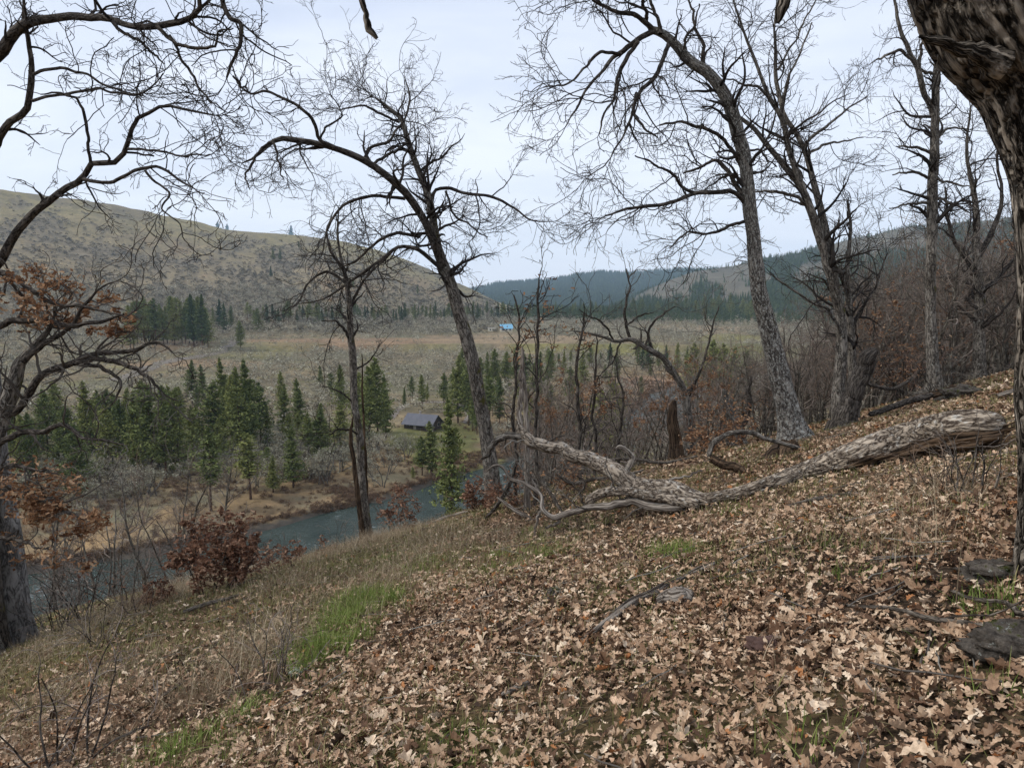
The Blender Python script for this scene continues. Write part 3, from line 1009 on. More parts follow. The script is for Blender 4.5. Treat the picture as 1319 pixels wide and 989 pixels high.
pines_at([(440, 540, 468, 0), (487, 572, 458, 0), (476, 575, 470, 3), (497, 566, 480, 1), (413, 498, 470, 1), (428, 520, 480, 4), (463, 560, 478, 3)],
         'tall pine', 'beside the snag, left of the dark cabin', 'pines left of the cabin')
pines_at([(521, 524, 500, 1), (544, 527, 481, 0), (572, 525, 479, 0)],
         'round pine', 'inside the driveway loop behind the dark cabin', 'pines in the driveway loop')
pines_at([(590, 545, 455, 1), (604, 548, 470, 0), (583, 520, 470, 1), (614, 555, 490, 3)],
         'tall pine', 'right of the cabin, left of the big forked oak', 'pines right of the cabin')
pines_at([(638, 500, 448, 0), (652, 502, 452, 3), (664, 498, 446, 0), (677, 500, 455, 1), (690, 498, 462, 0), (628, 505, 452, 1), (704, 500, 470, 3)],
         'pine', 'in the clump right of the big forked oak', 'pines behind the forked oak')
pines_at([(525, 645, 560, 0), (556, 612, 540, 1), (541, 625, 580, 1), (566, 628, 575, 4), (512, 650, 600, 3)],
         'pine', 'on the lawn edge below the dark cabin', 'pines below the cabin', fat=1.3)
pines_at([(582, 668, 508, 1, 118)], 'large pine', 'on the near river bank below the cabin, hiding the water', 'pine on the near bank', fat=.85)
rg_ = np.random.default_rng(44)
def fill(n, x0, x1, y0, y1, h0, h1, adj, where, group, tp=(0, 1, 2, 3)):
    l = []
    for i in range(n):
        yb = rg_.uniform(y0, y1); k = (yb - y0) / (y1 - y0 + 1e-6)
        l.append((rg_.uniform(x0, x1), yb, yb - (h0 + (h1 - h0) * k) * rg_.uniform(.55, 1.15), int(rg_.choice(tp))))
    pines_at(l, adj, where, group)
fill(11, 20, 150, 555, 625, 60, 100, 'mid green pine', 'behind the low gnarled oak at left', 'pines behind the gnarled oak')
fill(7, 150, 265, 530, 600, 50, 105, 'slim pine', 'deep inside the dense stand across the river', 'pines inside the dense stand')
fill(8, 265, 345, 530, 600, 50, 100, 'young pine', 'between dense stand and middle stand', 'young pines across the river')
fill(10, 345, 430, 530, 600, 50, 80, 'slender pine', 'on the brushy flat left of the half dead tree', 'slender pines on the flat')
fill(9, 590, 640, 480, 560, 40, 75, 'green pine', 'hidden behind the forked oak trunk', 'pines behind the trunk')
fill(14, 640, 720, 478, 560, 34, 70, 'bushy pine', 'right of the forked oak beyond the log tip', 'pines beyond the log tip')
fill(16, 700, 900, 465, 540, 28, 60, 'dark pine', 'in the brushy bottom beyond the crooked oak', 'pines in the brushy bottom')
fill(8, 520, 600, 500, 520, 24, 34, 'little pine', 'on the brushy flat above the cabin', 'little pines above the cabin')
# far stand by the track
lst = [(px, 446 + rng.uniform(-8, 3), 386 + rng.uniform(-6, 10)) for px in np.linspace(168, 268, 22)]
lst += [(250, 447, 377, 6), (261, 448, 377, 6), (222, 440, 380, 1)]
pines_at(lst[:13], 'pine', 'in the far stand above the dirt track, left part', 'far pines above the dirt track')
pines_at(lst[13:], 'pine', 'in the far stand above the dirt track, right part', 'far pines above the dirt track')
pines_at([(310, 449, 412, 3), (283, 425, 384, 6), (290, 428, 388, 5), (298, 424, 392, 1), (333, 428, 396, 3), (275, 420, 395, 1)],
         'dark pine', 'at the head of the dirt track below the hill', 'pines at the head of the track')
lst = [(px, 417 + rng.uniform(-4, 4), 391 + rng.uniform(-6, 7), int(rng.integers(3, 7))) for px in
       [344, 352, 359, 366, 372, 383, 391, 397, 409, 415, 428, 434, 440]]
pines_at(lst, 'pine', 'in the broken row at the hill foot left of the snag', 'pines at the foot of the hill')
pines_at([(352, 336, 319, 1), (361, 336, 319, 1), (349, 357, 342, 5), (376, 299, 289, 5), (279, 292, 284, 6), (291, 294, 287, 6), (385, 320, 310, 1),
          (455, 372, 356, 1), (500, 330, 318, 1), (538, 380, 366, 1)],
         'small pine', 'standing alone on the bare left hillside', 'scattered pines on the hill')
pines_at([(790, 585, 488, 0, 60), (772, 575, 500, 3, 66), (748, 565, 505, 1, 90)],
         'pine', 'below the slope behind the fallen log', 'pines below the slope')
pines_at([(828, 478, 438, 5), (836, 482, 430, 6), (822, 470, 440, 1), (858, 478, 446, 5), (848, 474, 450, 1), (872, 480, 440, 1), (786, 470, 440, 5), (760, 474, 445, 0),
          (735, 470, 448, 1), (720, 474, 455, 3)],
         'dark pine', 'beyond the river bend behind the crooked oak', 'pines beyond the river bend')
pines_at([(900, 520, 440, 0), (915, 528, 436, 3), (930, 520, 440, 0), (945, 512, 446, 3), (890, 500, 445, 1), (960, 516, 450, 3), (938, 540, 470, 3)],
         'dense pine', 'in the green clump left of the speckled oak', 'pines left of the speckled oak')
pines_at([(906, 404, 378, 1), (925, 408, 380, 3), (940, 404, 376, 0), (956, 410, 384, 3), (966, 415, 386, 0), (885, 408, 384, 3), (974, 398, 372, 1)],
         'pine', 'at the wood edge beyond the yellow meadow', 'pines at the wood edge')
# far row along the valley: individuals nearest, then the rest as one wood
lst = []
for px in np.arange(320, 985, 4.4):
    yb = 414 + rng.uniform(-5, 3) - (2 if px > 700 else 0)
    lst.append((px + rng.uniform(-2, 2), yb, yb - rng.uniform(14, 27)))
out = []
for px, yb, yt in lst:
    if px < 452 and rng.random() < .45: continue
    if 628 < px < 668 and yb > 416: continue
    p = cast(px, yb, 60); rt = ray(px, yt)
    o = place(PINES[int(rng.integers(0, 7))], p, max(rt[2] / rt[1] * p[1] - p[2], 8), wide=rng.uniform(.8, 1.15),
              group='far row of pines across the valley', cat='pine tree', label='one of the small far pines in the row across the valley floor')


def lowpine(seed, H=1.0):
    mt, mc = pine_parts(seed, H=H * 10, bare=.1, width=.2, levels=16, lod=2)
    V = np.concatenate(mc.V) / 10; R = np.concatenate(mc.R); Q = np.concatenate(mc.Q)
    return V, R, Q


def scatter_merge(mb, temps, P, H, rg, mi=0, widen=1.0):
    """copies of low templates merged into one mesh"""
    k = rg.integers(0, len(temps), len(P))
    for i, (V, R, Q) in enumerate(temps):
        s = np.where(k == i)[0]
        if not len(s): continue
        a = rg.uniform(0, 2 * PI, len(s)); c, sn = np.cos(a)[:, None], np.sin(a)[:, None]
        X = V[None, :, 0] * c - V[None, :, 1] * sn; Y = V[None, :, 0] * sn + V[None, :, 1] * c
        h = H[s][:, None]
        W = np.stack([X * h * widen, Y * h * widen, V[None, :, 2] * h], -1) + P[s][:, None, :]
        QQ = Q[None] + (np.arange(len(s)) * len(V))[:, None, None]
        rr = np.clip(R[None] * .8 + rg.normal(0, .14, (len(s), 1)), 0, 1)
        mb.add(W, Q=QQ, rnd=rr.ravel(), mi=mi)


def sky_e(th, sky): return np.interp(th, sky[0], sky[1])


LP = [lowpine(i) for i in (51, 52, 53, 54)]
def tiny(seed):
    """a few ragged tiers, for woods kilometres away"""
    rg = np.random.default_rng(seed)
    V = []; T = []
    for q in range(7):
        z0 = .08 + q * .12; r = .17 * (1 - q / 7.5) * rg.uniform(.7, 1.2); a = rg.uniform(0, 6.3)
        for j in range(3):
            b = a + j * 2.1
            V += [[0, 0, z0 + .22], [r * math.cos(b), r * math.sin(b), z0 - .03], [r * .8 * math.cos(b + 1.3), r * .8 * math.sin(b + 1.3), z0], [0, 0, z0 + .1]]
    V = np.array(V); Q = np.arange(len(V)).reshape(-1, 4)
    return V, np.repeat(rg.random(len(Q)), 4), Q


TP = [tiny(i) for i in range(5)]


def polar_pts(n, th0, th1, r0, r1, rg, power=2.0):
    th = rg.uniform(th0, th1, n)
    r = (r0 ** power + (r1 ** power - r0 ** power) * rg.random(n)) ** (1 / power)
    x, y = r * np.sin(th), r * np.cos(th)
    return th, r, x, y


def forest():
    rg = np.random.default_rng(5)
    mb = MB()
    # valley wood behind the row
    a, b = elev(430, 400)[0], elev(1150, 400)[0]
    th, r, x, y = polar_pts(2600, a, b, 880, 1250, rg)
    px = 659.5 + F * np.tan(th)
    keep = fbm(x * .006, y * .006, seed=90) > np.interp(px, [430, 600, 760, 1000], [.25, -.1, -.25, -.5]) 
    x, y, th = x[keep], y[keep], th[keep]
    z = ground_z(x, y)
    P = np.stack([x, y, z], 1)[z < -24]
    scatter_merge(mb, LP, P, rg.uniform(10, 19, len(P)), rg, widen=1.15)
    # right ridge
    a2, b2 = elev(690, 400)[0], elev(1420, 400)[0]
    th, r, x, y = polar_pts(19000, a2, b2, 1150, 2180, rg)
    q = fbm(th * 22, r * .003, octv=5, seed=68)
    z = ground_z(x, y)
    upr = sstep(0.45, 0.9, (z + 33) / (sky_e(th, RIGHT_SKY) * 2100 + 33 + 1e-3))
    m = sstep(-.15, .35, q + .6 * upr)
    low = (z < -20) | (r < 1350)
    sky_edge = (np.abs(r - 2100) < 60) & (rg.random(len(r)) < .35)
    keep = (rg.random(len(m)) > m * .96 + .02) | (low & (rg.random(len(m)) < .8)) | sky_edge
    P = np.stack([x, y, z], 1)[keep]
    scatter_merge(mb, TP, P, rg.uniform(8, 19, len(P)) * np.where(r[keep] > 1900, .7, 1), rg)
    # blue mountain
    a3, b3 = elev(590, 400)[0], elev(1000, 400)[0]
    th, r, x, y = polar_pts(15000, a3, b3, 2600, 4680, rg, 1.2)
    z = ground_z(x, y)
    P = np.stack([x, y, z], 1)
    scatter_merge(mb, TP, P, rg.uniform(16, 36, len(P)), rg, widen=1.3)
    o = mb.build('pine_forest', M_FIR, smooth=False)
    tag(o, kind='stuff', label='dark conifer forest over the far valley, ridge and blue mountain')


forest()

# ------------------------------------------------------------------ lichen oaks over the valley floor
def lowoak(seed):
    rg = np.random.default_rng(seed)
    mt, mc = oak_parts(seed, H=1.0 * 6, stems=2, lod=1, lichen=.55)
    V = np.concatenate(mc.V) / 6.0; R = np.concatenate(mc.R); Q = np.concatenate(mc.Q)
    return V, R, Q


def valley_oaks():
    rg = np.random.default_rng(17)
    a, b = math.radians(-40), math.radians(30)
    th, r, x, y = polar_pts(19000, a, b, 150, 920, rg, 1.55)
    s = river_sd(x, y)
    z = ground_z(x, y)
    n = fbm(x * .012, y * .012, octv=3, seed=71)
    ok = ((s > 24) & (n + .5 * rg.random(len(s)) > -.15)) | ((s > 14) & (rg.random(len(s)) < .3)) | ((s < -13) & (x > 4) & (y > 165) & (hill_near(x, y) < z - 1) & (n > -.8))
    for p, wx, wy, col, k, t_ in paint_data():      # open ground stays open
        dx, dy = x - p[0], y - p[1]
        rr = dx * math.sin(t_) + dy * math.cos(t_); tt = dx * math.cos(t_) - dy * math.sin(t_)
        ok &= ~(((rr / wy) ** 2 + (tt / wx) ** 2 < .95) & (rg.random(len(x)) > .22))
    # keep a clearing round the cabin
    cx, cy_ = CABIN[:2]
    ok &= ~((np.abs(x - cx) < 22) & (np.abs(y - cy_) < 26))
    hx, hy = cast(648, 427, 200)[:2]
    ok &= ~((np.abs(x - hx) < 26) & (y < hy + 15) & (y > hy - 95))
    U = np.array(USED)
    x, y, z, r, th = x[ok], y[ok], z[ok], r[ok], th[ok]
    px = 659.5 + F * np.tan(th)
    # individuals: the 300 nearest that stand in the open
    o = np.argsort(r)
    keep = []
    for i in o:
        if r[i] < 500 and np.min(np.hypot(U[:, 0] - x[i], U[:, 1] - y[i])) < 3.0: continue
        keep.append(i)
    keep = np.array(keep)
    ind, rest = keep[:298], keep[298:]
    grp = 'lichen hung oaks on the valley floor'
    for i in ind:
        if False: w = ''
        w = 'among the pines across the river' if r[i] < 240 else 'on the flat beyond the cabin'
        place(OAKS[int(rg.integers(0, 5))], (x[i], y[i], z[i]), rg.uniform(3.5, 7.5), wide=rg.uniform(.9, 1.35), group=grp + (' by the river' if r[i] < 240 else ''),
              cat='oak tree', label='one of the pale lichen covered oaks ' + w)
    mb = MB()
    LO = [lowoak(i) for i in (61, 62, 63, 64)]
    P = np.stack([x[rest], y[rest], z[rest]], 1)
    scatter_merge(mb, LO, P, np.clip(rg.lognormal(1.5, .38, len(P)), 2, 9.5) * np.where(np.hypot(P[:, 0], P[:, 1]) > 620, 1.35, 1), rg, widen=1.45)
    ob = mb.build('oak_brush', M_LICHEN, smooth=False); tag(ob, kind='stuff', label='pale grey oak brush over the far valley floor')
    # brush on the lower hillsides
    mb = MB()
    a = elev(-60, 400)[0]; b = elev(640, 400)[0]
    th, r, x, y = polar_pts(8500, a, b, 640, 1450, rg, 1.2)
    z = ground_z(x, y)
    up = (z + 33) / (sky_e(th, LEFT_SKY) * 1500 + 33 + 1e-3)
    q = fbm(th * 22, r * .009, octv=5, seed=66); q2 = fbm(th * 110 + r * .01, r * .035, octv=4, seed=67)
    pr = sstep(.95, .2, up) * .8 + sstep(0, .4, q + .4 * q2) * .7 * sstep(1, .7, up)
    k = rg.random(len(x)) < pr
    LB = []
    for i in range(4):
        rg2 = np.random.default_rng(100 + i)
        m2 = MB(); K = 26
        d = rg2.normal(size=(K, 3)); d[:, 2] = np.abs(d[:, 2]); d = norm(d)
        clump_quads(m2, d * rg2.uniform(.2, .5, (K, 1)) + np.array([0, 0, .25]), rg2.uniform(.25, .5, K), rg2, rg2.uniform(.0, .75, K), asp=.3, dirv=d * 1.2)
        LB.append((m2.V[0], m2.R[0], m2.Q[0]))
    P = np.stack([x, y, z], 1)[k]
    scatter_merge(mb, LB, P, rg.uniform(3.0, 6.5, len(P)), rg, widen=1.1)
    mh = rndmat('hill_brush', [(0.0, (.10, .085, .06)), (.5, (.165, .145, .10)), (1, (.24, .215, .15))], .95)
    ob = mb.build('hillside_brush', mh, smooth=False); tag(ob, kind='stuff', label='grey brush scattered over the left hillside')


CABIN = cast(545, 553, 60)
valley_oaks()


def bank_brush():
    rg = np.random.default_rng(23)
    LB = []
    for i in range(5):
        rg2 = np.random.default_rng(300 + i)
        m2 = MB(); K = 60
        d = rg2.normal(size=(K, 3)); d[:, 2] = np.abs(d[:, 2]) * 1.2; d = norm(d)
        clump_quads(m2, d * rg2.uniform(.15, .5, (K, 1)), rg2.uniform(.2, .5, K), rg2, rg2.uniform(.0, 1, K), asp=.14, dirv=d * 1.6)
        LB.append((m2.V[0], m2.R[0], m2.Q[0]))
    mb = MB()
    n = 17000
    i = rg.integers(3, len(RIV) - 3, n); t = rg.random(n)[:, None]
    P = RIV[i] * (1 - t) + RIV[i + 1] * t
    dd = norm(RIV[i + 1] - RIV[i]); nr = np.stack([-dd[:, 1], dd[:, 0]], 1)
    off = HALF_W + 1.6 + rg.exponential(15, n)
    P = P + nr * off[:, None]
    q = fbm(P[:, 0] * .09, P[:, 1] * .09, octv=3, seed=91)
    k = (rg.random(n) < np.clip(.25 + q, .05, 1)) | (off < HALF_W + 3.2)
    P = P[k]; z = ground_z(P[:, 0], P[:, 1])
    scatter_merge(mb, LB, np.stack([P[:, 0], P[:, 1], z], 1), rg.uniform(.5, 1.7, len(P)), rg)
    m = rndmat('bank_brush', [(0.0, (.07, .045, .03)), (.5, (.17, .11, .07)), (1, (.3, .2, .12))], .95)
    o = mb.build('bank_brush', m, smooth=False); tag(o, kind='stuff', label='low brown brush and dry grass along the far river bank')


bank_brush()
# ================================================================== cabin and house
def cabin():
    c = CABIN; k = c[1] / F
    L, Wd, hw, hr = 9.6, 6.4, 1.9, 4.3
    root = empty('cabin', (c[0] - .3, c[1] + 2, gz(c[0], c[1] + 2) + .02), math.radians(-24))
    tag(root, 'small dark wooden cabin with a grey gabled roof on the green lawn', 'cabin')
    mw = plain('dark_boards', (.05, .04, .032), .8, (.085, .065, .05), 2.0); mr = plain('roof_metal', (.085, .088, .105), .45, (.11, .112, .13), .8)
    mt = plain('pale_trim', (.35, .32, .28), .7); mg = plain('window_dark', (.02, .025, .03), .15)
    mb = MB(); x0, x1, y0, y1 = -L / 2, L / 2, -Wd / 2, Wd / 2
    V = [[x0, y0, -.5], [x1, y0, -.5], [x1, y1, -.5], [x0, y1, -.5], [x0, y0, hw], [x1, y0, hw], [x1, y1, hw], [x0, y1, hw], [x0, 0, hr - .15], [x1, 0, hr - .15]]
    mb.add(V, Q=[[0, 1, 5, 4], [2, 3, 7, 6], [1, 2, 6, 5], [3, 0, 4, 7]], T=[[5, 6, 9], [7, 4, 8]])
    mb.build('wall', mw, root, smooth=False)
    mb = MB(); ov = .7; th = .14; ey = Wd / 2 + ov; sl = (hr - hw) / (Wd / 2); ez = hr - sl * ey
    for s in (-1, 1):
        V = [[x0 - ov, 0, hr], [x1 + ov, 0, hr], [x1 + ov, s * ey, ez], [x0 - ov, s * ey, ez]]
        V += [[a, b, z_ - th] for a, b, z_ in V]
        mb.add(V, Q=[[0, 1, 2, 3], [7, 6, 5, 4], [0, 4, 5, 1], [1, 5, 6, 2], [2, 6, 7, 3], [3, 7, 4, 0]])
    rf = mb.build('roof', mr, root, smooth=False)
    mb = MB(); box(mb, (-1.6, .5, hr - 1), (-1.1, 1.0, hr + .7)); mb.build('chimney', mt, rf, smooth=False)
    for yy, w_ in ((-1.5, .9), (1.3, 1.3)):
        mb = MB(); box(mb, (x1 + .002, yy - w_ / 2, .7), (x1 + .05, yy + w_ / 2, 1.8)); f = mb.build('window', mt, root, smooth=False)
        mb = MB(); box(mb, (x1 + .051, yy - w_ / 2 + .1, .8), (x1 + .06, yy + w_ / 2 - .1, 1.7)); mb.build('pane', mg, f, smooth=False)
    mb = MB(); box(mb, (x1 - 6.2, y0 - .05, 0), (x1 - 5.3, y0 - .003, 1.75)); mb.build('door', mt, root, smooth=False)
    for xx in (x0 + 1.5, x1 - 2.2):
        mb = MB(); box(mb, (xx - .6, y0 - .05, .8), (xx + .6, y0 - .003, 1.6)); f = mb.build('window', mt, root, smooth=False)
        mb = MB(); box(mb, (xx - .5, y0 - .06, .88), (xx + .5, y0 - .051, 1.52)); mb.build('pane', mg, f, smooth=False)
    for yy in (y0 + .2, y1 - .2):
        mb = MB(); box(mb, (x1 + ov - .25, yy - .08, -.3), (x1 + ov - .1, yy + .08, hw - .35)); mb.build('post', mt, root, smooth=False)


cabin()


def far_house():
    p = cast(652, 427, 200); k = p[1] / F
    root = empty('house', p, math.radians(8)); tag(root, 'far small house with a bright blue metal roof in the valley', 'house')
    mw = plain('cream_wall', (.62, .57, .45), .8); mr = plain('blue_roof', (.2, .42, .58), .5); mg = plain('house_window', (.04, .05, .06), .2)
    W_, D_, h, hr = 15 * k, 9 * k, 4.2 * k, 9.5 * k
    mb = MB(); x0, x1, y0, y1 = -W_ / 2, W_ / 2, -D_ / 2, D_ / 2
    V = [[x0, y0, -1], [x1, y0, -1], [x1, y1, -1], [x0, y1, -1], [x0, y0, h], [x1, y0, h], [x1, y1, h], [x0, y1, h], [x0, 0, hr - .3], [x1, 0, hr - .3]]
    mb.add(V, Q=[[0, 1, 5, 4], [2, 3, 7, 6], [1, 2, 6, 5], [3, 0, 4, 7]], T=[[5, 6, 9], [7, 4, 8]]); mb.build('wall', mw, root, smooth=False)
    mb = MB()
    for s in (-1, 1):
        V = [[x0 - .6, 0, hr], [x1 + .6, 0, hr], [x1 + .6, s * (D_ / 2 + .6), h - .3], [x0 - .6, s * (D_ / 2 + .6), h - .3]]
        V += [[a, b, z_ - .25] for a, b, z_ in V]
        mb.add(V, Q=[[0, 1, 2, 3], [7, 6, 5, 4], [0, 4, 5, 1], [1, 5, 6, 2], [2, 6, 7, 3], [3, 7, 4, 0]])
    mb.build('roof', mr, root, smooth=False)
    for q in (-.3, 0, .3):
        mb = MB(); box(mb, (q * W_ - .8, y0 - .08, h * .35), (q * W_ + .8, y0 - .01, h * .8)); mb.build('window', mg, root, smooth=False)
    p = cast(634, 427, 200)
    root = empty('trailer', p, math.radians(-5)); tag(root, 'far cream trailer left of the blue roofed house', 'trailer')
    mb = MB(); box(mb, (-5.5 * k, -2 * k, .4), (5 * k, 2 * k, 4.4 * k)); mb.build('body', mw, root, smooth=False)
    mb = MB(); box(mb, (-5.8 * k, -2.3 * k, 4.4 * k + .003), (5.3 * k, 2.3 * k, 5.2 * k)); mb.build('roof', plain('tan_roof', (.5, .46, .4), .7), root, smooth=False)
    for q in (-3, .5):
        mb = MB(); box(mb, (q * k, -2 * k - .08, 1.6 * k), ((q + 1.8) * k, -2 * k - .005, 3.3 * k)); mb.build('window', mg, root, smooth=False)


far_house()

# ================================================================== foreground materials
M_BARK4 = bark('speckled_bark', (.055, .047, .042), (.27, .245, .21), 30, .3, lichen=(.50, .50, .45), lich_amt=.45, moss=.30, lscale=26)
M_BARK3 = bark('grey_oak_bark', (.058, .05, .043), (.29, .26, .22), 30, .26, lichen=(.38, .38, .33), lich_amt=.40, moss=.34, lscale=20)
M_BARKD = bark('dark_limb_bark', (.032, .027, .023), (.15, .13, .11), 30, .3, lichen=(.22, .23, .19), lich_amt=.32, moss=.31)
M_BARKS = bark('smooth_grey_bark', (.10, .095, .09), (.31, .30, .285), 22, .3, lichen=(.33, .34, .31), lich_amt=.36, lscale=8, bdist=.006)
M_BARK7 = bark('rough_bark', (.022, .018, .014), (.40, .345, .28), 42, .16, lichen=(.40, .39, .34), lich_amt=.36, bdist=.02, lscale=30, contrast=(.0, .13))
M_LOG = bark('log_bark', (.07, .052, .04), (.46, .385, .30), 30, .42, lichen=(.52, .50, .45), lich_amt=.40, bdist=.014, lscale=18)
M_BARE = bark('bleached_wood', (.10, .08, .065), (.44, .39, .33), 40, .06, bdist=.006)
M_ROT = bark('rotten_wood', (.025, .018, .013), (.16, .108, .07), 26, .10, bdist=.015)
M_STICK = bark('stick_bark', (.05, .04, .032), (.22, .19, .155), 60, .2, bdist=.004)
M_CROWN = rndmat('dark_twigs', [(0.0, (.028, .024, .021)), (.6, (.06, .051, .045)), (1.0, (.13, .115, .10))], .95)
M_CROWNL = rndmat('pale_twigs', [(0.0, (.05, .042, .035)), (.5, (.12, .105, .09)), (1.0, (.25, .235, .2))], .95)


def rough_disp(amp, fa=22.0, fs=7.0, seed=1):
    def f(bk, R):
        n = fbm(bk[..., 0] * fa, bk[..., 1] * fa, bk[..., 2] * fs, octv=3, seed=seed)
        lump = fbm(bk[..., 0] * 3, bk[..., 1] * 3, bk[..., 2] * 1.6, octv=2, seed=seed + 9)
        return amp * (np.clip(np.abs(n) * 3.2, 0, 1) - .75) + lump * R * .05
    return f


def with_root(P, R, flare=1.35):
    """run a trunk down into the ground"""
    p = P[0].copy(); z = gz(p[0], p[1])
    return p, z


def oak(name, label, trunk, d, limbs=(), tmat=None, lmat=None, cmat=None, group=None, flare=1.5, k=20, n=64, amp=.008,
        dens=(3.0, 5.0, 7.0, 5.0), L=((.4, 1.7), (.25, .85), (.1, .42), (.05, .18)), up=.03, jit=.18, tgrow=.55, seed=None,
        d_end=None, leaves=None, wig=.03, cat='oak tree', root_ext=True, tw_min=.003, side=None, broken=False, rcap=.05, dfreq=(22., 7.)):
    rg = np.random.default_rng(seed or abs(hash(label)) % 99999)
    p0 = P3(trunk[0][0], trunk[0][1], d)
    z0 = gz(p0[0], p0[1])
    P, R = limb(trunk, d, d_end, n=n, wig=wig)
    if root_ext:
        ext = max(P[0, 2] - z0, 0) + .35
        m = 6; s = np.linspace(1, 0, m, endpoint=False)[:, None]
        E = P[0] - np.array([0, 0, 1.0]) * ext * s + (P[0] - P[2]) * 0
        RE = R[0] * (1 + .25 * s[:, 0] * min(ext, 1))
        P = np.concatenate([E, P]); R = np.concatenate([RE, R])
    # root flare
    hgt = P[:, 2] - z0
    R = R * (1 + (flare - 1) * np.exp(-np.clip(hgt, 0, None) / .28))
    if broken:
        R[-1] *= .15
    base = np.array([p0[0], p0[1], z0])
    root = empty(name, base); tag(root, label, cat, group)
    mb = MB(); tubes(mb, P[None], R[None], k, disp=rough_disp(amp, *dfreq)); mb.build('trunk', tmat or M_BARK3, root, origin=base)
    srcs = [(P, R, tgrow)]
    for lm in limbs:
        pts, da, db = lm[0], lm[1], lm[2]
        t0 = lm[3] if len(lm) > 3 else .15
        LP_, LR_ = limb(pts, da, db, n=30, wig=wig * .8)
        mb = MB(); tubes(mb, LP_[None], LR_[None], 10, disp=rough_disp(amp * .5)); mb.build('limb', lmat or M_BARKD, root, origin=base)
        srcs.append((LP_, LR_, t0))
    mc = MB(); lastQ = []
    for (P_, R_, t0) in srcs:
        if t0 >= 1: continue
        n_ = 30
        if len(P_) != n_:
            ii = np.linspace(0, len(P_) - 1, n_).astype(int); P_, R_ = P_[ii], R_[ii]
        A, RA = grow(P_[None], R_[None], dens[0], L[0], 11, (30, 80), jit, up, .5, tw_min * 1.8, tmin=t0, rg=rg, rcap=rcap, out=side)
        tubes(mc, A, RA, 5, rnd=rg.uniform(0, .5, len(A)))
        B, RB = grow(A, RA, dens[1], L[1], 8, (30, 75), jit * 1.1, up, .6, tw_min * 1.3, tmin=.1, rg=rg)
        tubes(mc, B, RB, 4, rnd=rg.uniform(0, .7, len(B)))
        C, RC = grow(B, RB, dens[2], L[2], 6, (25, 75), jit * 1.2, up, .65, tw_min, tmin=.1, rg=rg)
        tubes(mc, C, RC, 3, rnd=rg.uniform(.1, .8, len(C)))
        lastQ.append(C)
        if dens[3]:
            D_, RD = grow(C, RC, dens[3], L[3], 4, (25, 70), jit * 1.2, up, .7, tw_min * .9, tmin=.1, rg=rg)
            tubes(mc, D_, RD, 3, rnd=rg.uniform(.2, 1, len(D_))); lastQ.append(D_[:, [0, 0, 1, 1, 2, 3]])
    if mc.V:
        mc.build('crown', cmat or M_CROWN, root, origin=base, smooth=False)
    if leaves:
        ml = MB()
        src = np.concatenate([q[:, 1:].reshape(-1, 3) for q in lastQ])
        for (px, py, r, cnt, mat_) in leaves:
            dd = P3(px, py, 1.0)
            sx = src[:, 0] / src[:, 1] * 1; 
            # clusters hang where the traced boughs carry them
            qx, qz = src[:, 0] / src[:, 1], src[:, 2] / src[:, 1]
            m = (qx - dd[0]) ** 2 + ((qz - dd[2]) * 1.6) ** 2 < (r / F) ** 2
            s_ = src[m]
            if len(s_) < 5: continue
            q = s_[rg.integers(0, len(s_), cnt)] + rg.normal(0, .05, (cnt, 3)) * np.array([1, 1, .6])
            leaf_mesh(ml, q, norm(rg.normal(size=(cnt, 3)) + np.array([0, -.3, .5])), rg.uniform(.06, .105, cnt), rg, lod=1, curl=1.3)
        if ml.V: ml.build('leaves', leaves[0][4], root, origin=base, smooth=False)
    return root


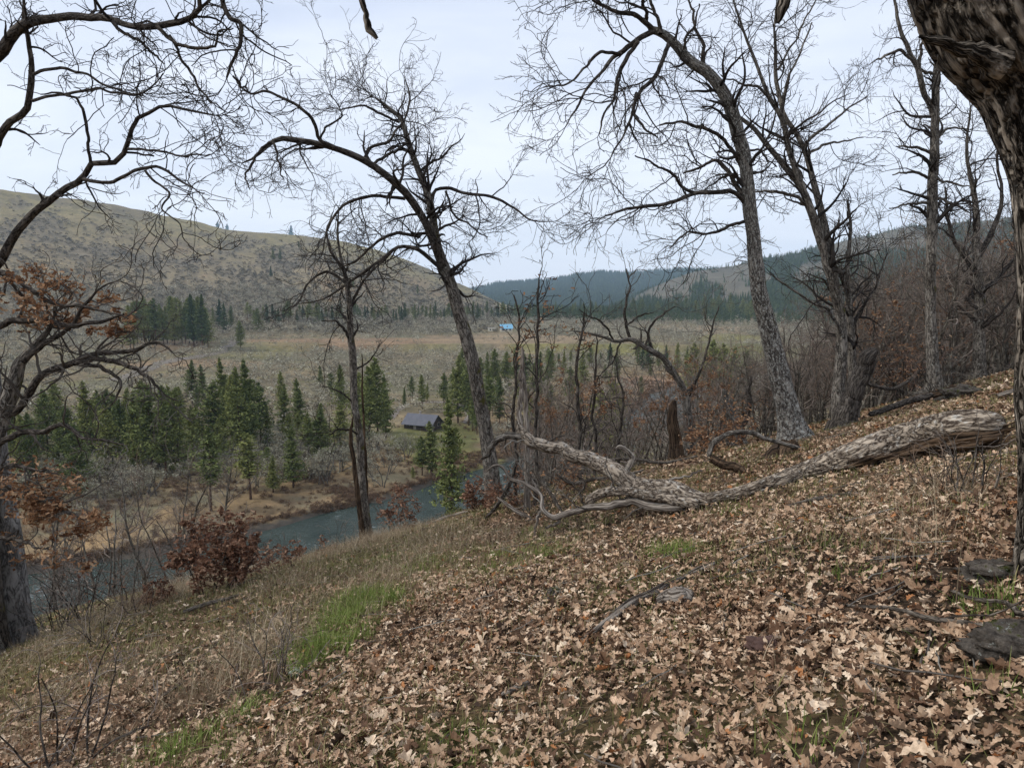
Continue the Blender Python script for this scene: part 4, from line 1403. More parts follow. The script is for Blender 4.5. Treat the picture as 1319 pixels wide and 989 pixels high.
# ------------------------------------------------------------------ the big forked oak in the middle
oak('oak_tree', 'forked grey oak leaning left at the crest, mossy fork, centre of view',
    [(637, 655, 20.9), (632, 600, 19.3), (622, 530, 17.8), (605, 450, 17.0), (590, 400, 15.5), (576, 350, 14.7), (565, 318, 13.2), (558, 280, 10.0), (548, 240, 8.5),
     (535, 208, 7.4), (524, 178, 6.5), (517, 155, 5.4), (500, 140, 4.6), (484, 128, 2.3)], 15.5,
    [([(572, 345, 12.3), (562, 318, 11.6), (545, 280, 10.0), (512, 238, 9.3), (470, 208, 8.5), (430, 190, 7.4), (390, 182, 7.0), (355, 180, 5.8), (338, 192, 3.9), (325, 205, 2.7), (312, 210, 1.6)], 15.5, 13.5, .1),
     ([(430, 190, 6.2), (415, 181, 4.6), (405, 162, 4.2), (388, 142, 3.9), (370, 128, 3.5), (345, 118, 3.1), (322, 120, 2.3), (305, 108, 1.6)], 14.0, 13.2, .1),
     ([(556, 262, 4.6), (560, 246, 4.2), (575, 242, 4.2), (600, 249, 3.9), (640, 256, 3.5), (664, 268, 2.7), (684, 283, 2.0), (712, 286, 1.1)], 15.5, 16.2, .15),
     ([(574, 246, 3.1), (584, 275, 2.7), (605, 290, 2.3), (628, 306, 1.2)], 15.6, 15.4, .2),
     ([(577, 352, 6.2), (562, 340, 5.4), (540, 322, 5.1), (515, 319, 4.6), (494, 334, 4.2), (468, 350, 3.9), (440, 370, 3.1), (412, 386, 2.0), (385, 392, 1.2)], 15.5, 14.5, .15),
     ([(540, 305, 4.6), (520, 301, 4.2), (495, 306, 3.9), (470, 326, 3.1), (450, 340, 2.3), (425, 352, 1.2)], 15.4, 16.5, .2),
     ([(522, 256, 4.6), (505, 254, 4.2), (470, 254, 3.9), (440, 268, 3.5), (424, 292, 2.7), (416, 330, 1.6)], 15.2, 14.4, .15),
     ([(468, 207, 4.6), (478, 190, 3.9), (500, 183, 3.5), (510, 168, 2.7), (522, 150, 2.5), (527, 128, 2.3), (520, 100, 1.2)], 14.8, 15.6, .2),
     ([(480, 212, 3.9), (503, 198, 3.5), (520, 188, 3.1), (530, 184, 2.3)], 14.9, 15.3, .2),
     ([(352, 181, 3.1), (358, 205, 2.5), (364, 232, 1.6)], 13.7, 13.4, .2),
     ([(348, 183, 3.9), (328, 205, 3.1), (316, 228, 2.3), (322, 245, 1.2)], 13.6, 13.2, .2),
     ([(515, 158, 3.1), (500, 150, 3.1), (470, 138, 2.7), (440, 140, 1.6)], 15.4, 15.0, .2),
     ([(412, 182, 3.1), (418, 165, 2.7), (440, 150, 1.8), (425, 120, 1.2)], 13.9, 13.9, .2)],
    tmat=M_BARK3, dens=(3.4, 5.6, 7.0, 4.5), seed=101, up=.02, jit=.19)

# ------------------------------------------------------------------ thin broken snag left of it
oak('snag_tree', 'thin half dead grey tree with short broken branches above the river', [(473, 694, 14.5), (468, 640, 11.2), (463, 580, 9.9), (457, 520, 9.2), (455, 470, 9.2), (451, 410, 7.9), (445, 360, 5.3), (438, 330, 3.3), (434, 290, 2.6), (436, 270, 1.3)], 17,
    [([(452, 370, 4.6), (440, 345, 4.0), (424, 318, 3.3), (420, 296, 2.6), (428, 275, 1.3)], 17, 16.6, .2),
     ([(449, 400, 4.0), (462, 372, 3.3), (478, 350, 2.6), (505, 325, 1.6)], 17, 17.4, .2),
     ([(455, 450, 4.0), (445, 428, 3.3), (430, 414, 2.4), (414, 413, 1.3)], 17, 16.7, .4),
     ([(446, 365, 4.0), (420, 350, 3.3), (400, 362, 2.6), (380, 392, 2.0), (366, 400, 1.0)], 17, 16.4, .2),
     ([(457, 520, 2.6), (440, 505, 2.0), (415, 498, 1.3)], 17, 16.8, .5),
     ([(462, 560, 3.3), (440, 552, 2.6), (424, 560, 1.7)], 17, 16.7, .5),
     ([(455, 480, 2.6), (475, 465, 2.0), (492, 440, 1.1)], 17, 17.2, .5)],
    tmat=M_BARK3, dens=(2.4, 4.6, 6.0, 3.0), tgrow=.6, seed=102, L=((.4, 1.6), (.2, .7), (.1, .4), (.05, .15)))
oak('snag_tree', 'brown barkless split stub standing against the thin half dead tree', [(468, 700, 7.9), (464, 660, 6.6), (456, 600, 5.9), (452, 560, 4.6), (455, 535, 2.0)], 16.7, [], tmat=M_ROT, wig=.01, seed=103,
    tgrow=1, broken=True, cat='snag')
oak('snag_tree', 'short pointed brown snag right of the thin half dead tree', [(474, 700, 5.3), (470, 600, 4.0), (467, 520, 2.6), (466, 455, 1.0)], 17.6, [], tmat=M_ROT, seed=104, tgrow=1, broken=True, cat='snag')

# ------------------------------------------------------------------ tall leaning speckled oak
oak('oak_tree', 'tall leaning oak with pale speckled bark and crown arching to the left',
    [(1030, 590, 36.1), (1018, 545, 28.4), (1003, 480, 25.8), (987, 410, 22.4), (976, 350, 18.9), (968, 290, 16.3), (961, 230, 15.5), (955, 190, 16.3), (946, 150, 16.3), (932, 122, 14.6),
     (908, 92, 12.9), (888, 78, 12.0), (868, 58, 10.3), (850, 44, 9.5), (836, 40, 8.6)], 12.2,
    [([(842, 40, 7.7), (828, 26, 6.0), (812, 16, 5.2), (790, 15, 4.7), (770, 5, 3.9), (745, -10, 2.6), (720, -5, 1.3)], 12.0, 11.0, .15),
     ([(842, 40, 7.7), (825, 50, 6.9), (806, 66, 6.0), (790, 76, 5.2), (776, 92, 4.3), (758, 112, 3.4), (742, 140, 2.6), (728, 165, 1.3)], 12.0, 11.2, .15),
     ([(822, 54, 5.2), (806, 76, 5.2), (796, 100, 4.3), (790, 128, 3.4), (776, 150, 2.6), (770, 175, 1.3)], 11.8, 11.2, .2),
     ([(800, 70, 4.3), (778, 66, 3.9), (752, 88, 3.1), (726, 110, 2.2), (700, 112, 1.3)], 11.7, 10.8, .2),
     ([(862, 56, 6.0), (852, 82, 5.2), (838, 104, 5.2), (824, 118, 4.7), (818, 140, 3.9), (830, 165, 2.9), (846, 178, 1.7)], 12.1, 11.4, .2),
     ([(820, 120, 4.3), (812, 150, 3.4), (800, 180, 2.6), (785, 205, 1.7), (760, 226, 1.0)], 11.7, 11.2, .2),
     ([(850, 44, 6.0), (848, 25, 4.3), (836, 0, 3.4), (826, -25, 2.6)], 12.1, 12.3, .15), ([(838, 40, 5.2), (830, 12, 4.3), (822, -20, 3.4)], 12, 11.6, .15),
     ([(905, 88, 5.2), (906, 62, 4.3), (896, 40, 3.4), (888, 10, 2.6), (880, -20, 1.7)], 12.2, 12.6, .2), ([(888, 78, 5.2), (882, 60, 3.9), (895, 30, 2.6), (900, 5, 1.7)], 12.2, 12, .2),
     ([(960, 262, 6.9), (948, 248, 6.0), (925, 247, 5.6), (895, 249, 5.2), (868, 260, 4.7), (840, 266, 4.3), (808, 270, 3.4), (775, 282, 1.7)], 12.2, 11.3, .2),
     ([(957, 250, 6.9), (944, 236, 6.0), (936, 216, 5.2), (925, 207, 4.3), (905, 215, 3.4), (880, 225, 2.6)], 12.2, 12.8, .2),
     ([(952, 205, 5.2), (930, 178, 4.3), (905, 166, 4.3), (875, 158, 3.4), (850, 162, 2.1)], 12.2, 11.6, .15),
     ([(960, 285, 4.3), (940, 292, 3.9), (915, 300, 3.4), (885, 300, 2.6), (862, 318, 1.4)], 12.2, 11.5, .2),
     ([(895, 249, 4.3), (880, 240, 3.9), (862, 222, 3.4), (840, 212, 2.9), (818, 200, 1.7)], 11.9, 11.4, .15),
     ([(955, 215, 5.2), (948, 200, 3.4), (975, 195, 2.6), (1000, 215, 1.7)], 12.2, 12.8, .3)],
    tmat=M_BARK4, dens=(3.6, 5.6, 7.0, 4.5), seed=105, up=-.005, jit=.19, tgrow=.5, L=((.3, 1.4), (.25, .8), (.1, .4), (.05, .16)), flare=1.7, amp=.012, rcap=.035)

# ------------------------------------------------------------------ many stemmed oak behind
oak('oak_tree', 'slender grey oak with several stems fanning up, right of the speckled oak',
    [(1082, 552, 20.3), (1080, 500, 15.6), (1084, 450, 14.0), (1082, 400, 13.3), (1072, 360, 12.5), (1058, 310, 11.7), (1045, 270, 9.4), (1030, 240, 8.6), (1010, 215, 7.8), (990, 190, 6.2), (970, 165, 5.5), (950, 150, 3.9), (925, 125, 2.3)], 14.5,
    [([(1064, 330, 9.4), (1048, 280, 8.6), (1030, 235, 7.8), (1016, 190, 7.0), (1008, 150, 6.2), (990, 125, 5.5), (978, 90, 3.9), (965, 55, 3.1), (950, 20, 2.3), (940, -10, 1.6)], 14.5, 14.2, .2),
     ([(1076, 365, 10.1), (1068, 310, 9.4), (1056, 265, 8.6), (1044, 220, 7.4), (1030, 180, 6.2), (1012, 150, 5.5), (1003, 110, 4.7), (1000, 70, 3.9), (998, 30, 2.3), (1002, 0, 1.6)], 14.6, 15.2, .2),
     ([(1034, 190, 4.7), (1050, 172, 3.9), (1075, 155, 3.1), (1095, 140, 2.3), (1118, 124, 1.2)], 15.0, 15.4, .2),
     ([(1036, 200, 3.9), (1060, 188, 3.1), (1085, 182, 2.3), (1110, 178, 1.2)], 15.0, 15.3, .2),
     ([(1042, 268, 4.7), (1026, 254, 3.9), (1005, 248, 3.9), (980, 246, 2.7), (960, 250, 1.6)], 14.5, 14.0, .2),
     ([(1006, 150, 3.9), (1012, 110, 3.1), (1030, 70, 2.3), (1045, 30, 1.6)], 14.6, 14.8, .2),
     ([(990, 125, 3.9), (970, 110, 3.1), (950, 108, 2.3), (930, 95, 1.6)], 14.3, 14, .2),
     ([(1002, 90, 3.1), (1020, 60, 2.3), (1040, 20, 1.9), (1060, -10, 1.2)], 15, 15.3, .2),
     ([(1084, 430, 4.7), (1068, 400, 3.9), (1040, 385, 3.1), (1010, 365, 2.3), (990, 350, 1.2)], 14.4, 13.8, .25)],
    tmat=M_BARK3, lmat=M_BARK3, dens=(3.4, 5.2, 6.5, 4.0), seed=106, flare=1.1, up=.05, jit=.16, tgrow=.45)
oak('oak_tree', 'second grey stem close right of the many stemmed oak, upright and thin', [(1100, 548, 15.6), (1099, 500, 11.7), (1097, 450, 10.1), (1096, 400, 8.6), (1090, 350, 6.2), (1096, 300, 3.9), (1092, 260, 2.3)], 14.8,
    [([(1097, 430, 4.7), (1110, 400, 3.9), (1128, 370, 3.1), (1140, 330, 1.6)], 14.8, 15.2, .2), ([(1094, 380, 4.7), (1080, 350, 3.9), (1066, 332, 2.3)], 14.8, 14.4, .2),
     ([(1096, 410, 3.9), (1080, 392, 3.1), (1058, 360, 2.3), (1040, 352, 1.6)], 14.8, 14.4, .2)],
    tmat=M_BARK3, dens=(3.4, 5.2, 6.5, 4.0), seed=107, flare=1.1, tgrow=.35)

# ------------------------------------------------------------------ straight tree on the right
oak('oak_tree', 'straight grey tree with a left fork, near the right trunk', [(1204, 492, 16.4), (1201, 440, 13.1), (1199, 380, 12.3), (1199, 320, 12.3), (1200, 260, 11.5), (1203, 200, 10.7), (1206, 140, 9.0), (1208, 95, 8.2), (1212, 62, 6.6), (1214, 20, 4.9), (1220, -40, 2.5)], 16.5,
    [([(1203, 148, 8.2), (1192, 122, 6.6), (1184, 92, 6.6), (1172, 66, 5.3), (1161, 42, 4.5), (1155, 15, 3.7), (1148, -15, 2.5)], 16.5, 16.2, .25),
     ([(1180, 84, 4.1), (1162, 66, 3.7), (1140, 72, 2.9), (1120, 82, 1.2)], 16.4, 16, .2), ([(1184, 88, 4.1), (1188, 60, 3.3), (1190, 30, 2.5)], 16.4, 16.8, .2),
     ([(1204, 95, 4.1), (1190, 92, 3.3), (1175, 80, 2.5)], 16.5, 16.5, .3),
     ([(1200, 198, 4.1), (1180, 190, 3.3), (1155, 188, 1.6)], 16.5, 16, .15), ([(1199, 230, 4.1), (1178, 222, 3.3), (1150, 225, 1.6)], 16.5, 16, .15),
     ([(1199, 250, 3.3), (1225, 262, 2.9), (1250, 275, 1.6)], 16.5, 16.2, .15), ([(1199, 262, 4.1), (1175, 262, 2.9), (1145, 270, 1.6)], 16.5, 15.8, .15),
     ([(1204, 180, 3.3), (1225, 165, 2.5), (1250, 170, 1.6)], 16.5, 17, .15), ([(1200, 225, 3.3), (1222, 236, 2.9), (1252, 240, 1.6)], 16.5, 16, .15)],
    tmat=M_BARK3, lmat=M_BARK3, dens=(3.6, 5.2, 6.5, 4.0), seed=108, tgrow=.4, L=((.4, 1.5), (.25, .8), (.1, .4), (.05, .15)), up=.0)

oak('oak_tree', 'fine branched grey oak between straight tree and the rough right trunk', [(1262, 500, 16), (1261, 430, 13), (1262, 370, 11), (1256, 320, 9), (1258, 270, 7), (1250, 225, 5), (1246, 180, 3), (1250, 140, 2)], 20,
    [([(1261, 330, 7), (1280, 295, 6), (1290, 250, 4), (1284, 200, 3), (1292, 160, 1.5)], 20, 20.5, .15), ([(1260, 350, 6), (1235, 320, 5), (1222, 285, 4), (1218, 240, 2)], 20, 19.6, .15),
     ([(1258, 380, 6), (1285, 360, 5), (1310, 330, 4), (1330, 310, 2)], 20, 20.4, .15), ([(1262, 400, 5), (1238, 380, 4), (1215, 372, 2)], 20, 19.6, .15)],
    tmat=M_BARK3, dens=(3.2, 5.0, 6.0, 3.5), seed=119, tgrow=.25, L=((.6, 2.2), (.3, 1.0), (.1, .45), (.05, .18)))
# ------------------------------------------------------------------ left edge oak
oak('oak_tree', 'smooth grey oak at the left edge with long dark boughs overhead',
    [(18, 845, 49.2), (14, 780, 42.6), (8, 720, 39.4), (0, 640, 36.1), (-8, 570, 34.4), (-18, 480, 32.8), (-34, 380, 31.2), (-48, 270, 27.9), (-60, 170, 24.6), (-66, 80, 21.3), (-60, 0, 16.4), (-50, -80, 11.5)], 10.5,
    [([(-38, 372, 13.1), (-15, 352, 11.5), (8, 324, 10.7), (22, 300, 9.8), (50, 270, 9.0), (85, 244, 8.2), (107, 230, 7.4), (118, 213, 7.0), (148, 209, 6.6), (163, 194, 6.1), (167, 168, 5.3), (173, 153, 4.9), (192, 145, 4.1), (208, 137, 3.7), (236, 141, 3.0), (265, 146, 2.5), (285, 150, 1.2)], 10.5, 9.0, .2),
     ([(107, 231, 4.9), (130, 235, 4.5), (160, 228, 4.1), (185, 217, 4.1), (203, 213, 3.7), (225, 226, 3.0), (245, 240, 2.1), (262, 250, 1.1)], 9.6, 9.0, .2),
     ([(187, 220, 3.3), (200, 238, 3.0), (218, 250, 2.5), (208, 268, 2.1), (228, 290, 1.6), (248, 322, 1.0)], 9.2, 9.0, .2),
     ([(118, 212, 4.1), (112, 190, 3.8), (109, 155, 3.6), (102, 130, 3.1), (78, 120, 2.5), (52, 122, 1.6)], 9.5, 9.2, .2),
     ([(165, 192, 3.6), (185, 194, 3.0), (212, 196, 2.6), (235, 200, 2.5), (275, 197, 1.2)], 9.2, 8.8, .2),
     ([(-48, 262, 11.5), (-20, 215, 9.8), (2, 175, 9.0), (18, 155, 8.2), (38, 134, 7.4), (43, 105, 7.4), (42, 70, 5.7), (36, 40, 4.9), (30, 0, 3.3)], 10.5, 9.6, .2),
     ([(42, 130, 4.1), (62, 124, 3.6), (92, 120, 3.3), (118, 114, 3.3), (150, 120, 2.8), (178, 122, 2.5), (198, 112, 2.0), (210, 96, 1.1)], 9.9, 9.2, .2),
     ([(43, 96, 4.1), (62, 90, 3.8), (82, 90, 3.4), (110, 97, 3.1), (132, 108, 2.6), (165, 118, 2.0), (186, 124, 1.1)], 9.8, 9.4, .2),
     ([(-62, 120, 18.0), (-30, 95, 14.8), (0, 66, 13.9), (15, 46, 12.3), (35, 31, 11.5), (62, 26, 9.8), (95, 22, 9.0), (135, 22, 8.2), (160, 31, 7.4), (190, 34, 7.4), (218, 32, 7.4), (240, 28, 6.6), (255, 14, 5.7), (252, -8, 4.1)], 10.3, 8.4, .2),
     ([(202, 34, 4.9), (218, 48, 4.9), (235, 60, 4.1), (256, 64, 3.8), (276, 60, 3.3), (280, 45, 2.5), (300, 35, 1.6)], 8.7, 8.4, .2),
     ([(218, 46, 4.1), (228, 62, 3.6), (238, 86, 3.3), (250, 104, 2.8), (262, 122, 2.5), (290, 142, 1.3)], 8.7, 8.6, .2),
     ([(255, -60, 7.4), (280, -25, 6.6), (287, 5, 5.7), (296, 20, 5.7), (310, 28, 5.2), (309, 50, 4.9), (304, 72, 4.1), (294, 98, 2.5)], 8.8, 8.6, .2),
     ([(300, 98, 2.5), (312, 112, 2.5), (325, 124, 1.2)], 8.8, 8.8, .2),
     ([(145, 28, 4.9), (160, 42, 4.1), (178, 52, 3.6), (198, 66, 2.8), (214, 82, 1.5)], 9, 9, .2)],
    tmat=M_BARKS, dens=(3.0, 5.6, 7.5, 5.0), seed=109, tgrow=1, L=((.25, 1.2), (.2, .65), (.1, .32), (.05, .14)), jit=.2, up=.0, rcap=.025, amp=.003)
oak('oak_tree', 'dark fissured trunk touching the left edge of the smooth oak', [(-14, 845, 42), (-16, 780, 38), (-22, 680, 34), (-30, 560, 32), (-60, 300, 28), (-110, 60, 20)], 10.0, [], tmat=M_BARKD, tgrow=1, seed=110)

# ------------------------------------------------------------------ low gnarled oak left with dry leaves
oak('oak_tree', 'low gnarled oak at left with arching lichened limbs and dry orange leaves',
    [(-35, 700, 30), (-28, 640, 26), (-15, 580, 24), (2, 530, 20), (18, 490, 18), (28, 465, 13), (45, 445, 9), (60, 425, 6), (72, 400, 4)], 9.2,
    [([(2, 535, 11), (22, 530, 10), (38, 508, 9.5), (55, 485, 9), (80, 472, 8.5), (98, 466, 8), (122, 454, 7), (150, 452, 6), (178, 450, 4.5), (205, 442, 3.4), (222, 455, 2)], 9.2, 8.6, .15),
     ([(96, 468, 7), (125, 463, 6.5), (155, 468, 6), (180, 478, 5), (196, 492, 4), (208, 505, 2)], 8.9, 8.5, .15),
     ([(98, 468, 5.5), (128, 475, 5), (150, 485, 4), (152, 505, 3), (142, 520, 1.6)], 8.9, 8.6, .15),
     ([(-30, 430, 9), (-8, 425, 8), (14, 416, 8), (48, 412, 6.5), (90, 420, 5.5), (130, 414, 4.5), (160, 404, 2.5)], 9.1, 8.5, .1),
     ([(-38, 352, 10), (-10, 350, 8), (20, 358, 7), (45, 375, 6), (70, 392, 5), (100, 396, 4), (140, 402, 3), (165, 412, 1.6)], 9.1, 8.4, .1),
     ([(-10, 575, 9), (20, 560, 8), (55, 555, 7), (85, 548, 5.5), (100, 560, 4.6), (130, 566, 3.5), (160, 572, 2)], 9.2, 8.5, .15),
     ([(-22, 640, 9), (10, 628, 8), (45, 640, 6), (80, 655, 4.5), (110, 668, 2)], 9.2, 8.6, .1),
     ([(-20, 610, 8), (10, 600, 6), (40, 602, 4), (75, 612, 2)], 9.2, 8.7, .1),
     ([(30, 465, 8), (60, 440, 6), (90, 420, 5), (112, 390, 4), (125, 372, 2.4), (150, 362, 1.4)], 9.0, 8.7, .15),
     ([(-28, 680, 8), (0, 690, 6), (35, 700, 4), (70, 712, 2)], 9.2, 8.7, .1)],
    tmat=M_BARK3, lmat=M_BARKD, cmat=M_CROWNL, dens=(4.0, 6.0, 7.0, 4.0), seed=111, tgrow=.4, L=((.2, 1.0), (.15, .5), (.08, .28), (.04, .12)), jit=.22,
    leaves=[(60, 388, 70, 330, M_OAKLEAF), (130, 408, 42, 260, M_OAKLEAF), (20, 372, 50, 200, M_OAKLEAF), (50, 625, 60, 420, M_OAKLEAF), (70, 690, 80, 620, M_OAKLEAF), (20, 660, 60, 260, M_OAKLEAF)], rcap=.02)

# ------------------------------------------------------------------ rough trunk at the right edge
oak('oak_tree', 'thick rough barked oak filling the right edge and leaning in at the top',
    [(1354, 830, 126), (1355, 790, 88), (1355, 700, 74), (1357, 600, 76), (1357, 500, 78), (1362, 400, 86), (1366, 300, 96), (1372, 220, 116), (1366, 150, 140), (1354, 80, 168), (1322, 10, 200), (1290, -70, 200), (1260, -160, 180)], 3.45,
    [([(1290, 84, 40), (1246, 66, 20), (1212, 53, 11), (1184, 46, 2)], 3.3, 3.2, 1),
     ([(1250, -70, 110), (1180, -95, 70), (1080, -90, 46), (940, -75, 30), (760, -60, 20), (600, -48, 12), (466, -40, 7)], 3.5, 3.6, 1),
     ([(1016, -95, 30), (1014, -40, 20), (1010, 0, 14), (1005, 18, 11), (1002, 30, 3)], 3.55, 3.5, 1),
     ([(466, -44, 7), (466, -15, 6), (468, 8, 6), (471, 24, 6), (478, 40, 8), (485, 50, 3)], 3.6, 3.6, 1)],
    tmat=M_BARK7, lmat=M_BARK7, k=230, n=520, amp=.024, dfreq=(34., 6.), tgrow=1, seed=112, flare=1.15, wig=.01)

# ------------------------------------------------------------------ crooked mossy oak in the middle distance
oak('oak_tree', 'crooked mossy oak bending left over the slope behind the fallen log', [(892, 606, 12.8), (888, 560, 11.5), (884, 520, 9.6), (872, 485, 8.2), (850, 460, 7.6), (828, 446, 7.0), (812, 438, 5.7), (795, 440, 3.8), (768, 432, 3.2), (742, 428, 1.9)], 17,
    [([(812, 438, 4.5), (806, 415, 3.8), (805, 392, 3.2), (812, 372, 2.5), (806, 345, 1.3)], 17, 17.3, .15), ([(840, 452, 4.5), (836, 425, 3.2), (852, 405, 2.5), (870, 395, 1.3)], 17, 17.3, .15),
     ([(790, 438, 2.5), (776, 415, 2.5), (760, 408, 1.9), (745, 398, 1.3)], 17, 16.7, .15), ([(806, 420, 2.5), (822, 408, 2.3), (842, 402, 1.3)], 17, 17.4, .15),
     ([(800, 440, 2.5), (790, 465, 1.9), (775, 480, 1.3)], 17, 16.8, .15), ([(884, 515, 4.5), (905, 470, 3.2), (915, 430, 2.5), (925, 395, 1.3)], 17, 17.5, .15)],
    tmat=M_BARK3, dens=(2.8, 4.8, 6, 3), seed=113, tgrow=.4, cmat=M_CROWNL, L=((.4, 1.6), (.2, .8), (.1, .4), (.05, .15)))
oak('snag_tree', 'split brown trunk with shredded bark under the crooked oak', [(872, 612, 17.0), (870, 570, 15.3), (866, 535, 12.8), (868, 515, 6.8)], 16.6, [], tmat=M_ROT, wig=.008, seed=114, tgrow=1, broken=True, cat='snag')
oak('snag_tree', 'forked dead trunk left of the speckled oak base', [(958, 600, 20), (950, 560, 15), (938, 520, 13), (930, 500, 6)], 17.5, [([(948, 560, 10), (962, 530, 9), (966, 500, 5), (968, 485, 2)], 17.5, 17.6, 1)], tmat=M_BARK3, seed=115, tgrow=1, broken=True, cat='snag')
oak('snag_tree', 'thick leaning broken stump with dark furrowed bark beside the many stemmed oak', [(1083, 560, 30), (1092, 530, 24), (1102, 500, 22), (1112, 475, 22), (1120, 458, 20), (1126, 450, 8)], 13.4, [], tmat=M_BARKD, seed=116, tgrow=1, broken=True, cat='stump', amp=.02)
oak('snag_tree', 'pale upright dead stem with broken top behind the log tip', [(679, 575, 6.2), (677, 530, 6.2), (675, 490, 5.6), (673, 460, 5.0), (672, 446, 2.5)], 12.2, [([(678, 520, 1.9), (690, 500, 1.2), (700, 470, 0.9)], 12.2, 12.4, .2)], tmat=M_BARE, seed=117, tgrow=1, broken=True, cat='snag', wig=.02)
oak('hollow_stump', 'hollow brown stump with pale shelf lichen at foot of the speckled oak', [(1004, 628, 44), (1006, 604, 36), (1012, 586, 28), (1018, 570, 12)], 11.0, [([(1006, 598, 18), (996, 602, 20), (990, 620, 18)], 10.9, 10.6, 1), ([(1036, 588, 14), (1018, 598, 12), (1002, 622, 8)], 10.8, 10.5, 1)], tmat=M_ROT, lmat=M_ROT, seed=118, tgrow=1, broken=True, cat='stump', amp=.02)

# slim saplings with a few leaves in front of the valley
SAPK = dict(tmat=M_BARKD, lmat=M_BARKD, tgrow=.25, cat='sapling', amp=.001, flare=1.1, wig=.05, dens=(3.0, 4.5, 6, 0), L=((.3, 1.1), (.15, .5), (.06, .25), (.05, .15)), k=7, rcap=.012)
oak('oak_sapling', 'slim sapling with orange leaves right of the forked oak', [(690, 640, 6), (689, 560, 5), (692, 480, 4.4), (690, 410, 3.6), (694, 370, 2.4), (696, 345, 1)], 12.8, seed=121, leaves=[(690, 430, 60, 70, M_OAKLEAF), (688, 380, 45, 22, M_OAKLEAF)], **SAPK)
oak('oak_sapling', 'slim forked sapling with sparse leaves left of the pale dead stem', [(664, 640, 5), (664, 560, 4.4), (662, 500, 4), (668, 430, 3), (664, 380, 2)], 13.4, seed=122, leaves=[(665, 450, 60, 40, M_OAKLEAF)], **SAPK)
oak('oak_sapling', 'sapling with brown leaves between the dead stem and crooked oak', [(748, 640, 6), (746, 560, 5), (745, 500, 4.4), (746, 450, 3.6), (752, 405, 2)], 14.4, seed=123, leaves=[(745, 500, 60, 90, M_OAKLEAF), (760, 440, 50, 40, M_OAKLEAF)], **SAPK)
oak('oak_sapling', 'thin straight sapling left of the crooked oak with few leaves', [(770, 650, 5), (768, 580, 4), (766, 500, 3.4), (768, 440, 2)], 15.5, seed=124, leaves=[(768, 520, 50, 50, M_OAKLEAF)], **SAPK)
oak('oak_sapling', 'slim leafless sapling rising over the far river bank beside the snag', [(800, 640, 5), (797, 580, 4), (802, 520, 3.4), (796, 480, 2)], 14.8, seed=125, **SAPK)

# ================================================================== fallen oak
LOGD = []


def ground_limb(pts, _, n=100):
    W = []
    for px, py, w_ in pts:
        d = cast(px, py + w_ * .40 + (22 if px > 1200 else (10 if px > 1100 else 0)))[1]
        LOGD.append((px, d)); q = P3(px, py, d); W.append([*q, w_ / 2 * d / F])
    W = np.array(W)
    W[1:-1] = (W[:-2] + 2 * W[1:-1] + W[2:]) / 4
    c = catmull(W, n); return c[:, :3], c[:, 3]


